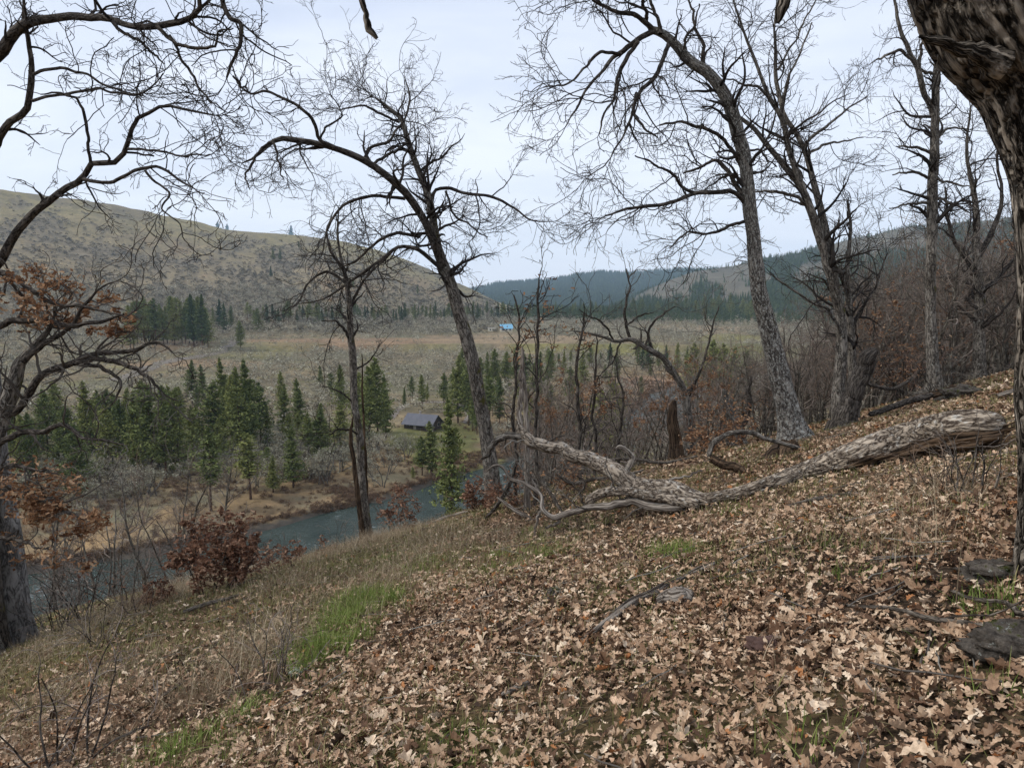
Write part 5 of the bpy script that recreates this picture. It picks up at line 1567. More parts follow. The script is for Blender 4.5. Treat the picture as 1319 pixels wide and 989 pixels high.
def fallen_log():
    root = empty('fallen_log', cast(1000, 645)); tag(root, 'long fallen oak log with furrowed pale bark across the slope', 'fallen tree')
    base = np.array(root.location)
    d_ = dict(r=7.6, m=9.2, l=10.6)
    P, R = ground_limb([(1282, 546, 25.8), (1276, 547, 37.8), (1255, 547, 41.3), (1225, 549, 42.1), (1180, 561, 42.1), (1140, 573, 39.6), (1110, 584, 35.3), (1070, 597, 31.0), (1035, 608, 25.8), (1000, 622, 21.5), (965, 633, 18.1), (935, 640, 17.2), (905, 646, 18.9), (890, 643, 17.2)], None, n=260)
    R[0] *= .5
    def disp(bk, Rr):
        n = fbm(bk[..., 0] * 24, bk[..., 1] * 24, bk[..., 2] * 8.0, octv=3, seed=4)
        return .018 * (np.clip(np.abs(n) * 3.2, 0, 1) - .7) * np.clip(Rr / .12, .3, 1) + .06 * Rr * fbm(bk[..., 0] * 4, bk[..., 1] * 4, bk[..., 2] * 1.2, octv=2, seed=6)
    mb = MB(); tubes(mb, P[None], R[None], 110, disp=disp); mb.build('trunk', M_LOG, root, origin=base)
    def arm(name, pts, a, b, mat=M_LOG, k=24, n=90, twg=0, amp=.008, wig=.02):
        Pq, Rq = limb(pts, a - 9.3 + LOGD[-2][1], b - 9.3 + LOGD[-2][1], n=n, wig=wig)
        mb = MB(); tubes(mb, Pq[None], Rq[None], k, disp=rough_disp(amp, 30, 6)); o = mb.build(name, mat, root, origin=base)
        return Pq, Rq
    arms = []
    arms.append(arm('limb', [(915, 646, 15.5), (898, 641, 20.6), (880, 636, 24.1), (850, 632, 27.5), (822, 624, 27.5), (800, 610, 24.9), (780, 599, 22.4), (755, 590, 19.8), (730, 583, 18.1), (708, 577, 16.3), (692, 571, 16.3), (680, 562, 15.5), (671, 553, 12.9), (668, 545, 5.2)], 9.3, 10.6, amp=.01, wig=.04))
    arms.append(arm('limb', [(672, 556, 8.6), (671, 530, 6.9), (672, 500, 6.0), (670, 475, 3.4)], 10.6, 10.7, M_BARE, 12, 40))
    arms.append(arm('limb', [(674, 562, 10.3), (662, 562, 9.5), (646, 564, 8.6), (635, 574, 7.7), (628, 586, 5.2), (620, 592, 2.6)], 10.5, 10.7, M_BARK3, 12, 40))
    arms.append(arm('limb', [(900, 650, 13.8), (870, 645, 15.5), (845, 638, 13.8), (815, 634, 12.9), (785, 633, 12.9), (768, 638, 12.9), (757, 645, 10.3), (754, 648, 3.4)], 9.2, 9.9, M_LOG, 20, 60))
    arms.append(arm('limb', [(880, 652, 12.0), (840, 652, 12.9), (800, 650, 11.2), (765, 652, 9.5), (740, 660, 8.6), (722, 667, 7.7), (706, 660, 6.0), (695, 650, 6.0), (692, 632, 5.2), (676, 622, 4.7), (662, 618, 4.3), (654, 604, 3.9), (645, 598, 3.0), (632, 606, 1.7)], 9.3, 10.6, M_BARE, 14, 90, wig=.05))
    arms.append(arm('limb', [(694, 632, 4.3), (684, 620, 3.4), (674, 604, 2.9), (664, 594, 1.7)], 10.4, 10.6, M_BARE, 8, 30))
    arms.append(arm('limb', [(722, 667, 5.2), (716, 674, 4.3), (702, 680, 2.6)], 10.1, 10.0, M_BARE, 8, 20))
    arms.append(arm('limb', [(806, 612, 8.6), (810, 600, 8.6), (814, 588, 7.7), (808, 579, 6.9), (797, 576, 5.2), (793, 578, 2.6)], 9.9, 9.9, M_BARE, 12, 30))
    arms.append(arm('limb', [(700, 652, 4.3), (692, 668, 3.8), (690, 690, 2.6), (684, 700, 1.4)], 10.3, 10.0, M_BARE, 8, 30))
    arms.append(arm('limb', [(757, 655, 3.4), (748, 640, 3.4), (752, 622, 2.6), (742, 612, 1.7)], 10.0, 10.1, M_STICK, 8, 30))
    arms.append(arm('limb', [(850, 622, 6.0), (870, 616, 3.4), (892, 610, 2.6), (905, 606, 1.7)], 9.6, 9.8, M_BARE, 8, 30))
    # rotten brown heartwood showing below the thick end
    e = slice(2, 128)
    rr_ = R[e] * np.interp(np.arange(126), [0, 8, 70, 125], [.5, .8, .72, .2])
    mb = MB(); tubes(mb, (P[e] + np.array([0, -.42, -.62]) * R[e][:, None])[None], rr_[None], 60, disp=rough_disp(.03, 16, 3)); mb.build('heartwood', M_ROT, root, origin=base)
    # splintered rotten underside of the thick end
    rg = np.random.default_rng(8)
    mb = MB()
    K = 90
    Q = []; RR = []
    for i in range(K):
        s = rg.uniform(0, 1); x0 = 1278 - 165 * s; y0 = 556 + 34 * s + rg.uniform(-2, 20) * (1 - s * .5)
        a = P3(x0, y0, np.interp(x0, [q_[0] for q_ in LOGD[::-1]], [q_[1] for q_ in LOGD[::-1]])); Ls = rg.uniform(.15, .7)
        dr = norm(P3(1180, 590, 8.1) - P3(1278, 562, 7.6)) + rg.normal(0, .10, 3)
        m = 6; t = np.linspace(0, 1, m)[:, None]
        Q.append(a - dr * Ls * (t - .5)); RR.append(np.interp(t[:, 0], [0, .5, 1], [.004, rg.uniform(.012, .04), .004]))
    tubes(mb, np.array(Q), np.array(RR), 7, disp=rough_disp(.006, 40, 8)); mb.build('broken_wood', M_ROT, root, origin=base)
    # dead twigs on the limbs
    mt = MB()
    for i in (0, 2, 3, 4, 5, 8):
        Pq, Rq = arms[i]; ii = np.linspace(0, len(Pq) - 1, 24).astype(int)
        A, RA = grow(Pq[None, ii], Rq[None, ii], 2.4 if i else .8, (.2, .9), 9, (30, 80), .25, .02, .35, .003, tmin=.3 if i == 0 else .05, rg=rg, rcap=.012)
        tubes(mt, A, RA, 5, rnd=rg.uniform(.2, 1, len(A)))
        B, RB = grow(A, RA, 5.0, (.08, .35), 6, (30, 75), .28, .0, .6, .002, rg=rg)
        tubes(mt, B, RB, 3, rnd=rg.uniform(.2, 1, len(B)))
    mt.build('crown', M_CROWNL, root, origin=base, smooth=False)


fallen_log()
# ================================================================== loose wood and stones
def branch_piece(name, label, pts, d0, d1, mat, twigs=0, cat='branch', amp=.004, k=12, wig=.015, split=0, sink=None):
    rg = np.random.default_rng(abs(hash(label)) % 9999 if False else sum(map(ord, label)))
    P, R = limb(pts, d0, d1, n=50, wig=wig)
    if sink is not None:
        z = ground_z(P[:, 0], P[:, 1]); P[:, 2] = z + R * .6 + sink
    base = P[0].copy(); base[2] = gz(base[0], base[1])
    mb = MB(); R[0] *= .3; R[-1] *= .3
    tubes(mb, P[None], R[None], k, disp=rough_disp(amp, 40, 8))
    if split:
        for q in range(split):
            a, b = sorted(rg.uniform(0, 1, 2) * 49); a, b = int(a), int(max(b, a + 8)); b = min(b, 49); a = min(a, b - 6)
            S = P[a:b][None, np.linspace(0, b - a - 1, 8).astype(int)] + rg.normal(0, .012, (1, 1, 3)) + np.array([0, 0, R.max() * .7])
            tubes(mb, S, np.interp(np.linspace(0, 1, 8), [0, .5, 1], [.002, .008, .002])[None], 5)
    if twigs:
        ii = np.linspace(0, 49, 24).astype(int)
        A, RA = grow(P[None, ii], R[None, ii], twigs, (.15, .7), 8, (25, 60), .16, .0, .5, .002, rg=rg, rcap=.008)
        tubes(mb, A, RA, 5)
        B, RB = grow(A, RA, 5, (.06, .25), 5, (25, 60), .2, .0, .6, .0016, rg=rg); tubes(mb, B, RB, 3)
    o = mb.build(name, mat, origin=base); tag(o, label, cat)
    return o


branch_piece('dead_branch', 'dark arching dead branch between fallen log and speckled oak', [(912, 588, 7), (920, 570, 7), (935, 560, 6.5), (955, 557, 6), (980, 561, 6), (1004, 570, 5.5), (1030, 577, 5), (1050, 583, 3)], 10.4, 10.8, M_BARK3, 1.0)
branch_piece('dead_branch', 'thick short dark branch lying behind the fallen log', [(914, 590, 11), (930, 597, 12), (950, 604, 12), (966, 612, 10)], 10.4, 10.2, M_ROT)
branch_piece('fallen_branch', 'long lichen spotted branch on leaves at the lower right corner', [(1080, 858, 4), (1120, 880, 5), (1170, 910, 6), (1220, 945, 7), (1275, 975, 8), (1310, 992, 8)], 3.6, 2.75, M_STICK, 1.2, sink=.05)
branch_piece('fallen_branch', 'thin pale branch on leaves below the rough trunk', [(1215, 885, 4), (1255, 915, 5), (1290, 940, 6), (1315, 975, 6)], 3.4, 2.9, M_STICK, 1.2, sink=.06)
branch_piece('fallen_branch', 'thin pale stick crossing below the mossy stone at right', [(1240, 868, 3), (1275, 877, 4), (1310, 890, 4)], 3.6, 3.5, M_BARE, 0, sink=.08)
branch_piece('weathered_stick', 'split weathered grey stick on leaves in the right middle foreground', [(752, 858, 5), (790, 840, 10), (825, 822, 11), (850, 805, 8), (885, 786, 5), (915, 770, 5), (930, 762, 3)], 4.1, 5.2, M_BARE, 0, split=5, sink=.03)
branch_piece('weathered_chunk', 'gnarled grey wood knot lying beside the split stick', [(848, 822, 10), (858, 812, 22), (872, 806, 28), (884, 806, 24), (892, 812, 10)], 4.45, 4.4, M_BARE, 0, amp=.02, k=20, sink=.0)
branch_piece('weathered_stick', 'small pale stick among leaves left of the grey wood knot', [(646, 926, 4), (665, 918, 7), (682, 910, 5)], 3.5, 3.6, M_BARE, 0, sink=.02)
branch_piece('weathered_stick', 'pale bark strip among leaves in the upper middle litter', [(680, 800, 3), (700, 788, 6), (716, 780, 3)], 5.0, 5.3, M_BARE, 0, sink=.02)
branch_piece('fallen_branch', 'pale branch lying along the crest left of the red bush', [(548, 692, 4), (570, 684, 5), (590, 680, 4), (604, 684, 2)], 14.6, 14.4, M_BARE, .6, sink=.06)
branch_piece('fallen_branch', 'greyish branch lying under the big leafy shrub at left', [(236, 800, 5), (262, 795, 6), (292, 795, 5), (310, 786, 3)], 8.6, 9.0, M_STICK, 1.0, sink=.06)
branch_piece('fallen_branch', 'short grey branch on the leaves below the log middle', [(1000, 712, 4), (1040, 700, 5), (1075, 704, 5), (1100, 716, 3)], 6.6, 6.6, M_STICK, 1.0, sink=.04)
branch_piece('fallen_branch', 'branch curving out of rotten wood below the thick log end', [(1190, 576, 8), (1215, 590, 8), (1232, 604, 6), (1240, 612, 3)], 7.6, 7.2, M_ROT, 1.0)
branch_piece('fallen_branch', 'long dark dead branch behind the log on the right slope', [(1120, 528, 7), (1150, 515, 8), (1185, 505, 8), (1215, 500, 6)], 13.5, 14.5, M_BARKD, 1.6, sink=.12)
branch_piece('fallen_branch', 'tangled dark dead branch at the foot of the straight tree', [(1150, 510, 6), (1180, 500, 9), (1220, 498, 9), (1252, 506, 7)], 14.8, 14.0, M_ROT, 2.4, sink=.1)
branch_piece('fallen_branch', 'pale broken branch near the crest right of the thick log end', [(1285, 512, 6), (1300, 506, 7), (1319, 508, 6), (1345, 512, 4)], 10.5, 10.5, M_BARE, .8, sink=.05)

def rock_material():
    m, nt, b = nodes('mossy_stone')
    geo = nt.nodes.new('ShaderNodeNewGeometry'); pos = geo.outputs['Position']
    n1 = noise(nt, pos, 14, 8, .75); n2 = noise(nt, pos, 60, 5, .7); n3 = noise(nt, pos, 7, 5, .7)
    c = ramp(nt, n1, [(.35, (.03, .026, .022)), (.5, (.10, .085, .07)), (.65, (.20, .17, .14))])
    c = mix(nt, ramp(nt, n3, [(.56, (0, 0, 0)), (.62, (1, 1, 1))]), c, (.055, .06, .018))
    c = mix(nt, ramp(nt, noise(nt, pos, 22, 6, .8), [(.60, (0, 0, 0)), (.64, (1, 1, 1))]), c, (.36, .38, .34))
    nt.links.new(c, b.inputs['Base Color']); b.inputs['Roughness'].default_value = 1; b.inputs['Specular IOR Level'].default_value = .05
    bump(nt, b, mix(nt, .5, n1, n2), 1.0, .04)
    return m


M_ROCK = rock_material()


def rock(name, label, px, py, size, asp=(1, .8, .5), mat=None, seed=1, cat='stone'):
    p = cast(px, py)
    n, m = 40, 56
    u = np.linspace(0.02, PI - .02, n)[:, None]; v = (np.arange(m) * 2 * PI / m)[None]
    d = np.stack([np.sin(u) * np.cos(v), np.sin(u) * np.sin(v), np.cos(u) + 0 * v], -1)
    r = 1 + .30 * fbm(d[..., 0] * 1.9 + seed * 5, d[..., 1] * 1.9, d[..., 2] * 1.9, octv=5, seed=seed, gain=.6)
    r = np.round(r * 7) / 7 * .35 + r * .65
    V = d * r[..., None] * np.array(asp) * size + p + np.array([0, 0, size * asp[2] * .25])
    i = np.arange(n - 1)[:, None] * m; j = np.arange(m)[None]; j2 = (j + 1) % m
    mb = MB(); mb.add(V, Q=np.stack([i + j, i + m + j, i + m + j2, i + j2], -1))
    mb.T.append(np.array([[0, q, (q + 1) % m] for q in range(1, m - 1)])); mb.TM.append(np.zeros(m - 2, int))
    o = mb.build(name, mat or M_ROCK, origin=p); tag(o, label, cat)


rock('mossy_stone', 'large mossy stone with pale lichen at the foot of the rough trunk', 1312, 842, .15, (1.3, .8, .6), seed=3)
rock('dark_stone', 'dark stone half buried left of the rough trunk', 1285, 742, .15, (1.4, .8, .5), seed=4)
rock('reddish_stone', 'small red brown stone with a white lichen spot in the litter', 984, 838, .075, (1.2, .9, .7), plain('red_stone', (.06, .035, .028), .9, (.12, .07, .055), 9), 5)
rock('dark_clod', 'round dark brown clod in the leaves below the log', 812, 727, .10, (1, .9, .6), plain('clod', (.035, .022, .015), 1, (.09, .055, .035), 30), 6, 'clod')
rock('dark_stone', 'small dark stone in the litter left of the round clod', 715, 765, .06, (1.2, .9, .6), seed=7)
rock('lichen_stone', 'pale lichen stone in the green grass patch', 382, 868, .05, (1, .9, .6), plain('lichen_stone', (.2, .23, .2), 1, (.5, .52, .47), 20), 8)
rock('dark_stone', 'dark mossy stone near the crest right of the thick log end', 1240, 512, .35, (1.3, .8, .5), seed=9)
rock('dark_stone', 'low dark stone by the tangled branch on the right slope', 1190, 512, .25, (1.4, .8, .5), seed=10)

for i_, (pts_, da_, db_, m_, lab_) in enumerate([
    ([(640, 640, 3), (660, 655, 5), (690, 672, 6), (720, 690, 5), (735, 704, 3)], 11.6, 11.0, M_BARE, 'pale crooked dead branch in front of the thin log end'),
    ([(600, 700, 2), (625, 668, 4), (648, 640, 5), (660, 612, 5), (668, 590, 3)], 12.4, 12.0, M_BARKD, 'dark dead branch reaching left from the thin log end'),
    ([(716, 610, 3), (735, 622, 5), (765, 618, 5), (800, 612, 4), (830, 604, 3)], 12.0, 12.4, M_STICK, 'grey dead branch lying behind the middle of the log'),
    ([(660, 575, 2), (690, 610, 4), (712, 640, 5), (725, 662, 4)], 11.4, 11.0, M_STICK, 'straight dead branch slanting down to the curly log limb'),
    ([(760, 600, 3), (800, 590, 4), (850, 596, 4), (900, 588, 3)], 13.4, 13.8, M_STICK, 'long thin lichened branch across the brush behind the log'),
    ([(1090, 470, 2), (1120, 495, 4), (1150, 500, 5), (1175, 488, 3)], 15.5, 15.8, M_BARKD, 'black dead branch right of the leaning broken stump')]):
    branch_piece('dead_branch', lab_, pts_, da_, db_, m_, 5.5)

# ================================================================== leafy shrubs
def shrub(label, px, py, d, wpx, hpx, nl, mat, seed, name='oak_shrub', size=(.055, .1), cm=None):
    rg = np.random.default_rng(seed)
    q = P3(px, py, d); base = np.array([q[0], d, gz(q[0], d)])
    H = hpx / F * d + max(q[2] - base[2], 0); W_ = wpx / F * d
    root = empty(name, base); tag(root, label, 'shrub')
    ns = 9; m = 10; s = np.linspace(0, 1, m)
    P = np.zeros((ns, m, 3)); P[:, 0] = base + rg.normal(0, .09, (ns, 3)) * np.array([1, 1, 0]) - np.array([0, 0, .1])
    dd = norm(np.stack([rg.normal(0, .45 * W_ / H, ns), rg.normal(0, .4 * W_ / H, ns), np.ones(ns)], 1))
    for i in range(1, m):
        P[:, i] = P[:, i - 1] + dd * H / (m - 1) * .95; dd = norm(dd + rg.normal(0, .12, (ns, 3)))
    R = (.012 * H / 1.5) * rg.uniform(.6, 1.1, ns)[:, None] * (1 - .8 * s)[None] + .002
    mb = MB(); tubes(mb, P, R, 6); mb.build('stem', M_BARKD, root, origin=base)
    A, RA = grow(P, R, 5.5, (W_ * .15, W_ * .5), 7, (35, 80), .2, .02, .6, .003, tmin=.12, rg=rg)
    B, RB = grow(A, RA, 7.0, (.08, .35), 5, (30, 70), .25, .02, .6, .002, tmin=.15, rg=rg)
    mb = MB(); tubes(mb, A, RA, 4, rnd=rg.random(len(A))); tubes(mb, B, RB, 3, rnd=rg.random(len(B)))
    mb.build('crown', cm or M_BROWNTWIG, root, origin=base, smooth=False)
    if nl:
        src = np.concatenate([A[:, 2:].reshape(-1, 3), B[:, 1:].reshape(-1, 3), B[:, 1:].reshape(-1, 3)])
        # gaps between clusters
        c = fbm(src[:, 0] * 3.5, src[:, 1] * 3.5, src[:, 2] * 3.5, octv=2, seed=seed)
        src = src[c > -.35]
        ce = base + np.array([0, 0, H * .55])
        src = src[(((src[:, :2] - ce[:2]) / (W_ * .56)) ** 2).sum(1) + ((src[:, 2] - ce[2]) / (H * .52)) ** 2 < 1]
        q = src[rg.integers(0, len(src), nl)] + rg.normal(0, .02, (nl, 3))
        e = rg.normal(size=(nl * 2, 3)); e = e / np.linalg.norm(e, axis=1)[:, None] * rg.uniform(.35, 1, (nl * 2, 1)) ** .5
        e = e * (1 + .45 * fbm(e[:, 0] * 1.5, e[:, 1] * 1.5, e[:, 2] * 1.5 + seed, octv=2, seed=seed))[:, None]
        e = ce + e * np.array([W_ * .5, W_ * .5, H * .46])
        e = e[fbm(e[:, 0] * 4, e[:, 1] * 4, e[:, 2] * 4, octv=3, seed=seed) > .05][:nl // 3]
        q[:len(e)] = e
        ml = MB(); leaf_mesh(ml, q, norm(rg.normal(size=(nl, 3)) + np.array([0, -.2, .4])), rg.uniform(*size, nl), rg, lod=1, curl=1.4)
        ml.build('leaves', mat, root, origin=base, smooth=False)
    return root


shrub('big round shrub of red brown oak leaves against the river', 280, 762, 10.2, 104, 106, 3800, M_REDLEAF, 201)
shrub('small red brown shrub left of the big leafy shrub', 205, 782, 10.4, 45, 36, 380, M_REDLEAF, 202)
shrub('orange brown shrub right of the thin half dead tree', 515, 692, 15.6, 55, 62, 700, M_REDLEAF, 203)
shrub('low red shrub at the foot of the forked oak', 622, 690, 14.0, 55, 46, 700, M_REDLEAF, 204)
shrub('small sapling bush with pinkish leaves right of the big leafy shrub', 375, 735, 12.5, 35, 38, 200, M_REDLEAF, 205)
shrub('thin bush with few leaves between river and thin half dead tree', 418, 720, 13.6, 30, 30, 90, M_REDLEAF, 206)
shrub('brown leafy bush behind the thin root end of the log', 745, 650, 12.6, 90, 60, 420, M_OAKLEAF, 207)
shrub('dead leaved bush left under the fallen log tip', 660, 690, 12.6, 60, 60, 300, M_REDLEAF, 208)
shrub('brown bush between crooked oak and speckled oak', 930, 620, 15.2, 80, 70, 500, M_OAKLEAF, 209)
shrub('leafy low bush right of the split brown trunk', 905, 610, 14.6, 60, 42, 380, M_OAKLEAF, 210)
shrub('orange leaved bush left of the straight tree', 1165, 490, 18.5, 120, 100, 700, M_OAKLEAF, 211)
shrub('pale twiggy shrub at the foot of the straight tree', 1210, 505, 14.5, 50, 60, 0, None, 212, cm=M_CROWNL)
shrub('tangle of dead grey twigs under the raised log tip', 690, 690, 11.6, 130, 90, 0, None, 222, name='bare_shrub', cm=M_CROWNL)
shrub('dark twig tangle behind the fork of the log', 780, 640, 12.4, 140, 60, 0, None, 223, name='bare_shrub', cm=M_TWIG)
shrub('bare twiggy shrub on the dry grass in the left foreground', 348, 872, 4.9, 90, 85, 0, None, 213, name='bare_shrub', cm=M_TWIG)
shrub('bare brown shrub at the lower left corner', 60, 930, 4.3, 170, 110, 0, None, 214, name='bare_shrub', cm=M_TWIG)
shrub('bare grey shrub below the left smooth oak', 130, 850, 8.0, 120, 80, 0, None, 215, name='bare_shrub', cm=M_TWIG)
shrub('bare wispy shrub above the river, right of the left smooth oak', 100, 810, 11.0, 120, 110, 30, M_REDLEAF, 216, name='bare_shrub', cm=M_TWIG)
shrub('tangle of bare twigs above the river left of the small red shrub', 165, 790, 11.5, 110, 110, 0, None, 217, name='bare_shrub', cm=M_BROWNTWIG)
shrub('dense grey twig bush at the water side near the smooth oak', 70, 800, 10.6, 110, 70, 0, None, 224, name='bare_shrub', cm=M_TWIG)
shrub('brownish twig bush left of the small red brown shrub', 185, 800, 9.6, 90, 60, 0, None, 225, name='bare_shrub', cm=M_BROWNTWIG)
shrub('reddish twiggy shrub between big leafy shrub and the half dead tree', 345, 750, 11.4, 70, 40, 160, M_REDLEAF, 226, name='oak_shrub')
shrub('thin reddish twig clump on the slope under the thick log end', 1215, 690, 6.0, 90, 75, 0, None, 218, name='bare_shrub', cm=M_BROWNTWIG)
shrub('bare twig bush under the middle of the log', 1120, 650, 8.0, 70, 45, 20, M_OAKLEAF, 219, name='bare_shrub', cm=M_TWIG)
shrub('bare twig bush at the crest between snag and orange brown shrub', 440, 735, 13.0, 80, 45, 0, None, 220, name='bare_shrub', cm=M_TWIG)
shrub('wiry bush close to the right edge above the dark stone', 1250, 640, 5.6, 100, 110, 0, None, 221, name='bare_shrub', cm=M_TWIG)

# ================================================================== thickets of small bare trees
def thicket():
    rg = np.random.default_rng(77)
    ytop_x = [600, 640, 700, 800, 900, 960, 1040, 1080, 1140, 1200, 1319, 1500]
    ytop_y = [560, 500, 440, 430, 430, 420, 390, 330, 268, 262, 235, 200]
    def put(n, px0, px1, d0, d1, group, label, cat, tpls, yj=90, hmin=2.2, hmax=10):
        for i in range(n):
            px = rg.uniform(px0, px1); d = rg.uniform(d0, d1)
            x = (px - 659.5) / F * d * 1.0
            yt = np.interp(px, ytop_x, ytop_y) + rg.uniform(-10, yj)
            r_ = ray(px, yt); x = r_[0] / r_[1] * d
            z = gz(x, d); H = r_[2] / r_[1] * d - z
            if H < hmin: H = hmin * rg.uniform(1, 1.5)
            H = min(H, hmax)
            place(tpls[int(rg.integers(0, len(tpls)))], (x, d, z), H, group=group, cat=cat, label=label, wide=rg.uniform(.8, 1.25), tilt=.06)
    put(160, 1100, 1430, 18, 52, 'bare trees in the right thicket', 'one of the thin bare grey trees tangled in the thicket on the right slope', 'bare tree', BARE, 110)
    put(10, 1120, 1290, 19, 30, 'orange leaved trees in the right thicket', 'thin tree with scattered orange leaves in the thicket behind straight tree', 'oak tree', SAPL, 150)
    put(60, 1010, 1120, 17, 36, 'bare trees behind the many stemmed oak', 'one of the slim bare trees behind the many stemmed oak', 'bare tree', BARE, 130)
    put(120, 680, 1010, 17, 50, 'bare trees below the fallen log', 'one of the small bare trees on the slope behind the fallen log', 'bare tree', BARE, 120, hmax=8)
    put(12, 690, 1010, 16, 26, 'leafy young oaks below the fallen log', 'young oak with scattered brown leaves on the slope behind the log', 'oak tree', SAPL, 130, hmax=6)
    put(22, 10, 260, 22, 60, 'bare trees above the river at left', 'one of the small bare trees on the lower slope left of the river', 'bare tree', BARE, 0, hmin=3.0, hmax=6)


thicket()

# ================================================================== ground cover underfoot
GP = [(452, 786, 56, 26, 1.0), (414, 828, 58, 32, 1.0), (376, 866, 48, 24, .9), (495, 780, 34, 22, .8), (250, 966, 64, 26, .95), (335, 900, 34, 18, .65), (300, 930, 36, 18, .6), (205, 960, 30, 14, .4), (520, 765, 30, 12, .4), (545, 735, 60, 22, .35), (620, 720, 80, 22, .35),
      (690, 715, 60, 18, .4), (860, 715, 30, 12, .5), (930, 700, 40, 14, .5), (1075, 708, 50, 14, .45), (1120, 740, 50, 16, .4), (1250, 750, 60, 20, .35), (1270, 780, 40, 24, .5), (1240, 650, 60, 30, .35),
      (760, 930, 40, 40, .6), (1030, 950, 60, 45, .65), (880, 965, 40, 25, .4), (600, 960, 50, 25, .35), (1180, 830, 50, 25, .35), (1290, 905, 40, 20, .4), (700, 690, 100, 12, .3), (500, 720, 90, 20, .3), (930, 660, 30, 10, .4)]
DP = [(560, 720, 90, 30, .45), (650, 700, 90, 20, .35), (480, 760, 80, 30, .5), (780, 690, 80, 14, .25), (1000, 930, 60, 30, .3), (740, 940, 50, 30, .3), (1180, 700, 90, 30, .3),(250, 760, 60, 14, 1), (330, 850, 55, 40, 1), (290, 880, 70, 30, .7), (200, 780, 60, 14, .8), (130, 890, 120, 50, .35), (470, 705, 80, 16, .7), (400, 750, 70, 18, .5), (1190, 640, 90, 30, .4), (560, 695, 60, 10, .8), (60, 850, 60, 20, .7)]


def patches(lst):
    o = []
    for px, py, rx, ry, k in lst:
        p = cast(px, py); a = cast(px, py + ry); o.append((p[0], p[1], rx / F * p[1], max(p[1] - a[1], .15), k))
    return o


def field(x, y, pl):
    v = np.zeros_like(x)
    for cx, cy_, rx, ry, k in pl:
        v = np.maximum(v, k * np.exp(-(((x - cx) / rx) ** 2 + ((y - cy_) / ry) ** 2) * .9))
    return v


def gnormal(x, y):
    e = .06
    zx = (ground_z(x + e, y) - ground_z(x - e, y)) / (2 * e); zy = (ground_z(x, y + e) - ground_z(x, y - e)) / (2 * e)
    return norm(np.stack([-zx, -zy, np.ones_like(zx)], 1))


GPW, DPW = patches(GP), patches(DP)
M_LITTER = rndmat('fallen_oak_leaves', [(0.0, (.04, .023, .014)), (0.16, (.135, .075, .044)), (0.42, (.32, .205, .128)), (0.7, (.50, .36, .24)), (0.94, (.72, .59, .44)), (1.0, (.36, .16, .065))], .75, mottle=.3)
M_GREEN = rndmat('green_grass', [(0.0, (.08, .11, .022)), (0.6, (.18, .25, .05)), (1.0, (.33, .36, .12))], .8, transl=.2)
M_OLIVE = rndmat('short_olive_grass', [(0.0, (.10, .10, .03)), (0.5, (.19, .18, .065)), (1.0, (.30, .25, .13))], .85)
M_STRAW = rndmat('dry_grass', [(0.0, (.13, .09, .05)), (0.5, (.27, .2, .125)), (1.0, (.46, .38, .26))], .85)


def litter():
    rg = np.random.default_rng(3)
    mb = MB()
    half = math.radians(50)
    for r0, r1, dens, lod in ((1.6, 4.5, 1150, 0), (4.5, 8, 800, 1), (8, 13, 400, 1), (13, 24, 170, 2), (1.6, 7, 900, 5)):
        n = int(half * (r1 * r1 - r0 * r0) * dens)
        th = rg.uniform(-half, half, n); r = np.sqrt(rg.uniform(r0 * r0, r1 * r1, n)); x, y = r * np.sin(th), r * np.cos(th)
        g = field(x, y, GPW); d = field(x, y, DPW)
        c = fbm(x * .8, y * .8, octv=3, seed=80); c2 = fbm(x * 2.6, y * 2.6, octv=2, seed=81)
        pr = np.clip(.82 + .28 * c + .22 * c2, .2, 1) * (1 - .8 * np.clip(g * 1.2, 0, 1)) * (1 - .55 * d)
        # thinner towards the crest on the left, where short grass shows
        k = rg.random(n) < pr
        # fewer leaves on the grassy left shoulder
        k &= ~((sstep(-.5, -5, x - .12 * y) * .45 > rg.random(n)))
        x, y = x[k], y[k]; n = len(x)
        z = ground_z(x, y); nm = gnormal(x, y)
        tiltv = rg.normal(0, .42, (n, 3)); nn = norm(nm + tiltv)
        pos = np.stack([x, y, z + rg.uniform(.004, .055, n)], 1)
        sz = np.clip(rg.lognormal(-2.88, .34, n), .03, .13) * (1 if lod != 2 else 1.3)
        if lod == 5: sz = rg.uniform(.012, .035, n)
        # runs of darker, redder or paler leaves
        big = fbm(x * .5, y * .5, octv=3, seed=82); med = fbm(x * 2.2, y * 2.2, octv=2, seed=83)
        rv = np.clip(rg.normal(.46, .27, n) + .11 * big + .10 * med, 0, .97)
        rv[rg.random(n) < .02] = 1.0
        leaf_mesh(mb, pos, nn, sz, rg, lod=min(lod, 2), rnd=rv, curl=1.5)
    o = mb.build('leaf_litter', M_LITTER, smooth=False)
    tag(o, kind='stuff', label='brown and tan fallen oak leaves covering the slope')


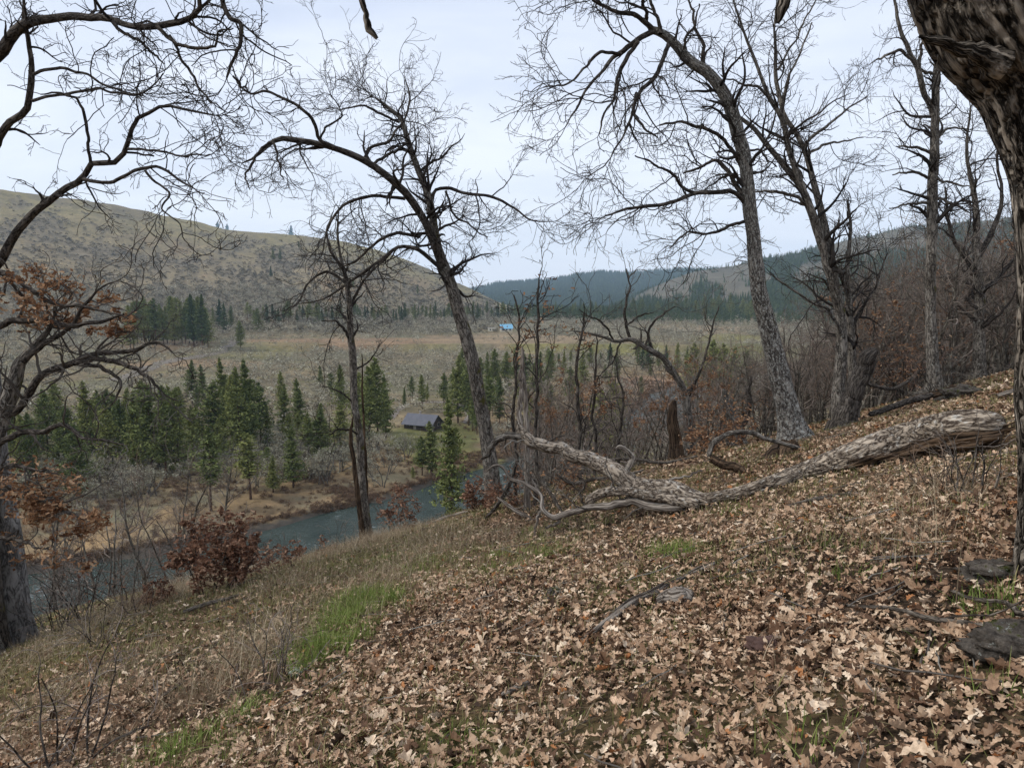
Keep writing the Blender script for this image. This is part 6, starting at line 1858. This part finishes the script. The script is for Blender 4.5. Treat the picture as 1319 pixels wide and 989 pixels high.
def grass():
    rg = np.random.default_rng(9)
    half = math.radians(50)
    # green tufts
    mb = MB()
    n = 150000; th = rg.uniform(-half, half, n); r = np.sqrt(rg.uniform(2.5, 20 ** 2, n)); x, y = r * np.sin(th), r * np.cos(th)
    g = field(x, y, GPW) * (.62 + .85 * fbm(x * 3.2, y * 3.2, octv=3, seed=84))
    k = rg.random(n) < np.clip(g * 1.5 - .12, 0, 1)
    x, y, g = x[k], y[k], g[k]
    dup = 7
    x = np.repeat(x, dup) + rg.normal(0, .05, len(x) * dup); y = np.repeat(y, dup) + rg.normal(0, .05, len(y) * dup); g = np.repeat(g, dup)
    z = ground_z(x, y); P = np.stack([x, y, z - .01], 1)
    blades(mb, P, rg.uniform(.07, .22, len(x)) * (.45 + .75 * np.clip(g, 0, 1)), rg.uniform(.003, .006, len(x)), rg, lean=.6)
    o = mb.build('green_grass', M_GREEN, smooth=False); tag(o, kind='stuff', label='fresh green grass growing through the leaves')
    # short olive grass everywhere, thicker by the crest
    mb = MB()
    n = 330000; th = rg.uniform(-half, half, n); r = np.sqrt(rg.uniform(2.5, 24 ** 2, n)); x, y = r * np.sin(th), r * np.cos(th)
    c = fbm(x * .6, y * .6, octv=4, seed=85)
    pr = np.clip(.32 + .65 * c + .5 * sstep(5, 12, r) * sstep(7, -3, x) + .35 * sstep(1, -4, x), .04, .98)
    k = rg.random(n) < pr; x, y = x[k], y[k]; r = r[k]
    z = ground_z(x, y); P = np.stack([x, y, z], 1)
    blades(mb, P, rg.uniform(.04, .13, len(x)), rg.uniform(.003, .006, len(x)) * (1 + r * .09), rg, lean=.7, n=3)
    o = mb.build('short_grass', M_OLIVE, smooth=False); tag(o, kind='stuff', label='short olive grass between the leaves')
    # straw
    mb = MB()
    n = 60000; th = rg.uniform(-half, half, n); r = np.sqrt(rg.uniform(2.5, 22 ** 2, n)); x, y = r * np.sin(th), r * np.cos(th)
    d = field(x, y, DPW)
    k = rg.random(n) < np.clip(1.5 * d * (.8 + .6 * fbm(x * 1.5, y * 1.5, octv=2, seed=86)) + .03 + .12 * sstep(1, -4, x), 0, 1)
    x, y, d = x[k], y[k], d[k]; dup = 5
    x = np.repeat(x, dup) + rg.normal(0, .05, len(x) * dup); y = np.repeat(y, dup) + rg.normal(0, .05, len(y) * dup); d = np.repeat(d, dup)
    z = ground_z(x, y); P = np.stack([x, y, z - .01], 1)
    blades(mb, P, rg.uniform(.12, .5, len(x)) * (.4 + .75 * np.clip(d, 0, 1)), rg.uniform(.002, .0045, len(x)), rg, lean=.75)
    # single tall stalks
    st = [cast(a, b) for a, b in [(415, 770), (412, 745), (395, 700), (300, 905), (1205, 720), (1195, 735), (1230, 790), (700, 880), (310, 935), (440, 730)]]
    P = np.array(st); blades(mb, P, rg.uniform(.5, .9, len(P)), np.full(len(P), .006), rg, lean=.35)
    o = mb.build('dry_grass', M_STRAW, smooth=False); tag(o, kind='stuff', label='dry straw coloured grass in loose tufts')
    # fine fallen twigs
    mb = MB()
    n = 900; th = rg.uniform(-half, half, n); r = np.sqrt(rg.uniform(2.5, 15 ** 2, n)); x, y = r * np.sin(th), r * np.cos(th)
    a = rg.uniform(0, 2 * PI, n); L = rg.uniform(.08, .5, n); m = 5
    t = np.linspace(-.5, .5, m)[None]
    X = x[:, None] + np.cos(a)[:, None] * t * L[:, None]; Y = y[:, None] + np.sin(a)[:, None] * t * L[:, None] + rg.normal(0, .012, (n, m))
    Z = ground_z(X.ravel(), Y.ravel()).reshape(n, m) + rg.uniform(.03, .07, n)[:, None]
    tubes(mb, np.stack([X, Y, Z], -1), rg.uniform(.0015, .005, n)[:, None] * np.ones((1, m)), 4, rnd=rg.random(n))
    o = mb.build('fallen_twigs', M_CROWNL, smooth=False); tag(o, kind='stuff', label='thin dead twigs strewn over the leaves')


litter()
grass()

# templates are only patterns for their copies
for t in TEMPL:
    for c in list(t.children):
        bpy.data.objects.remove(c)
    bpy.data.objects.remove(t)
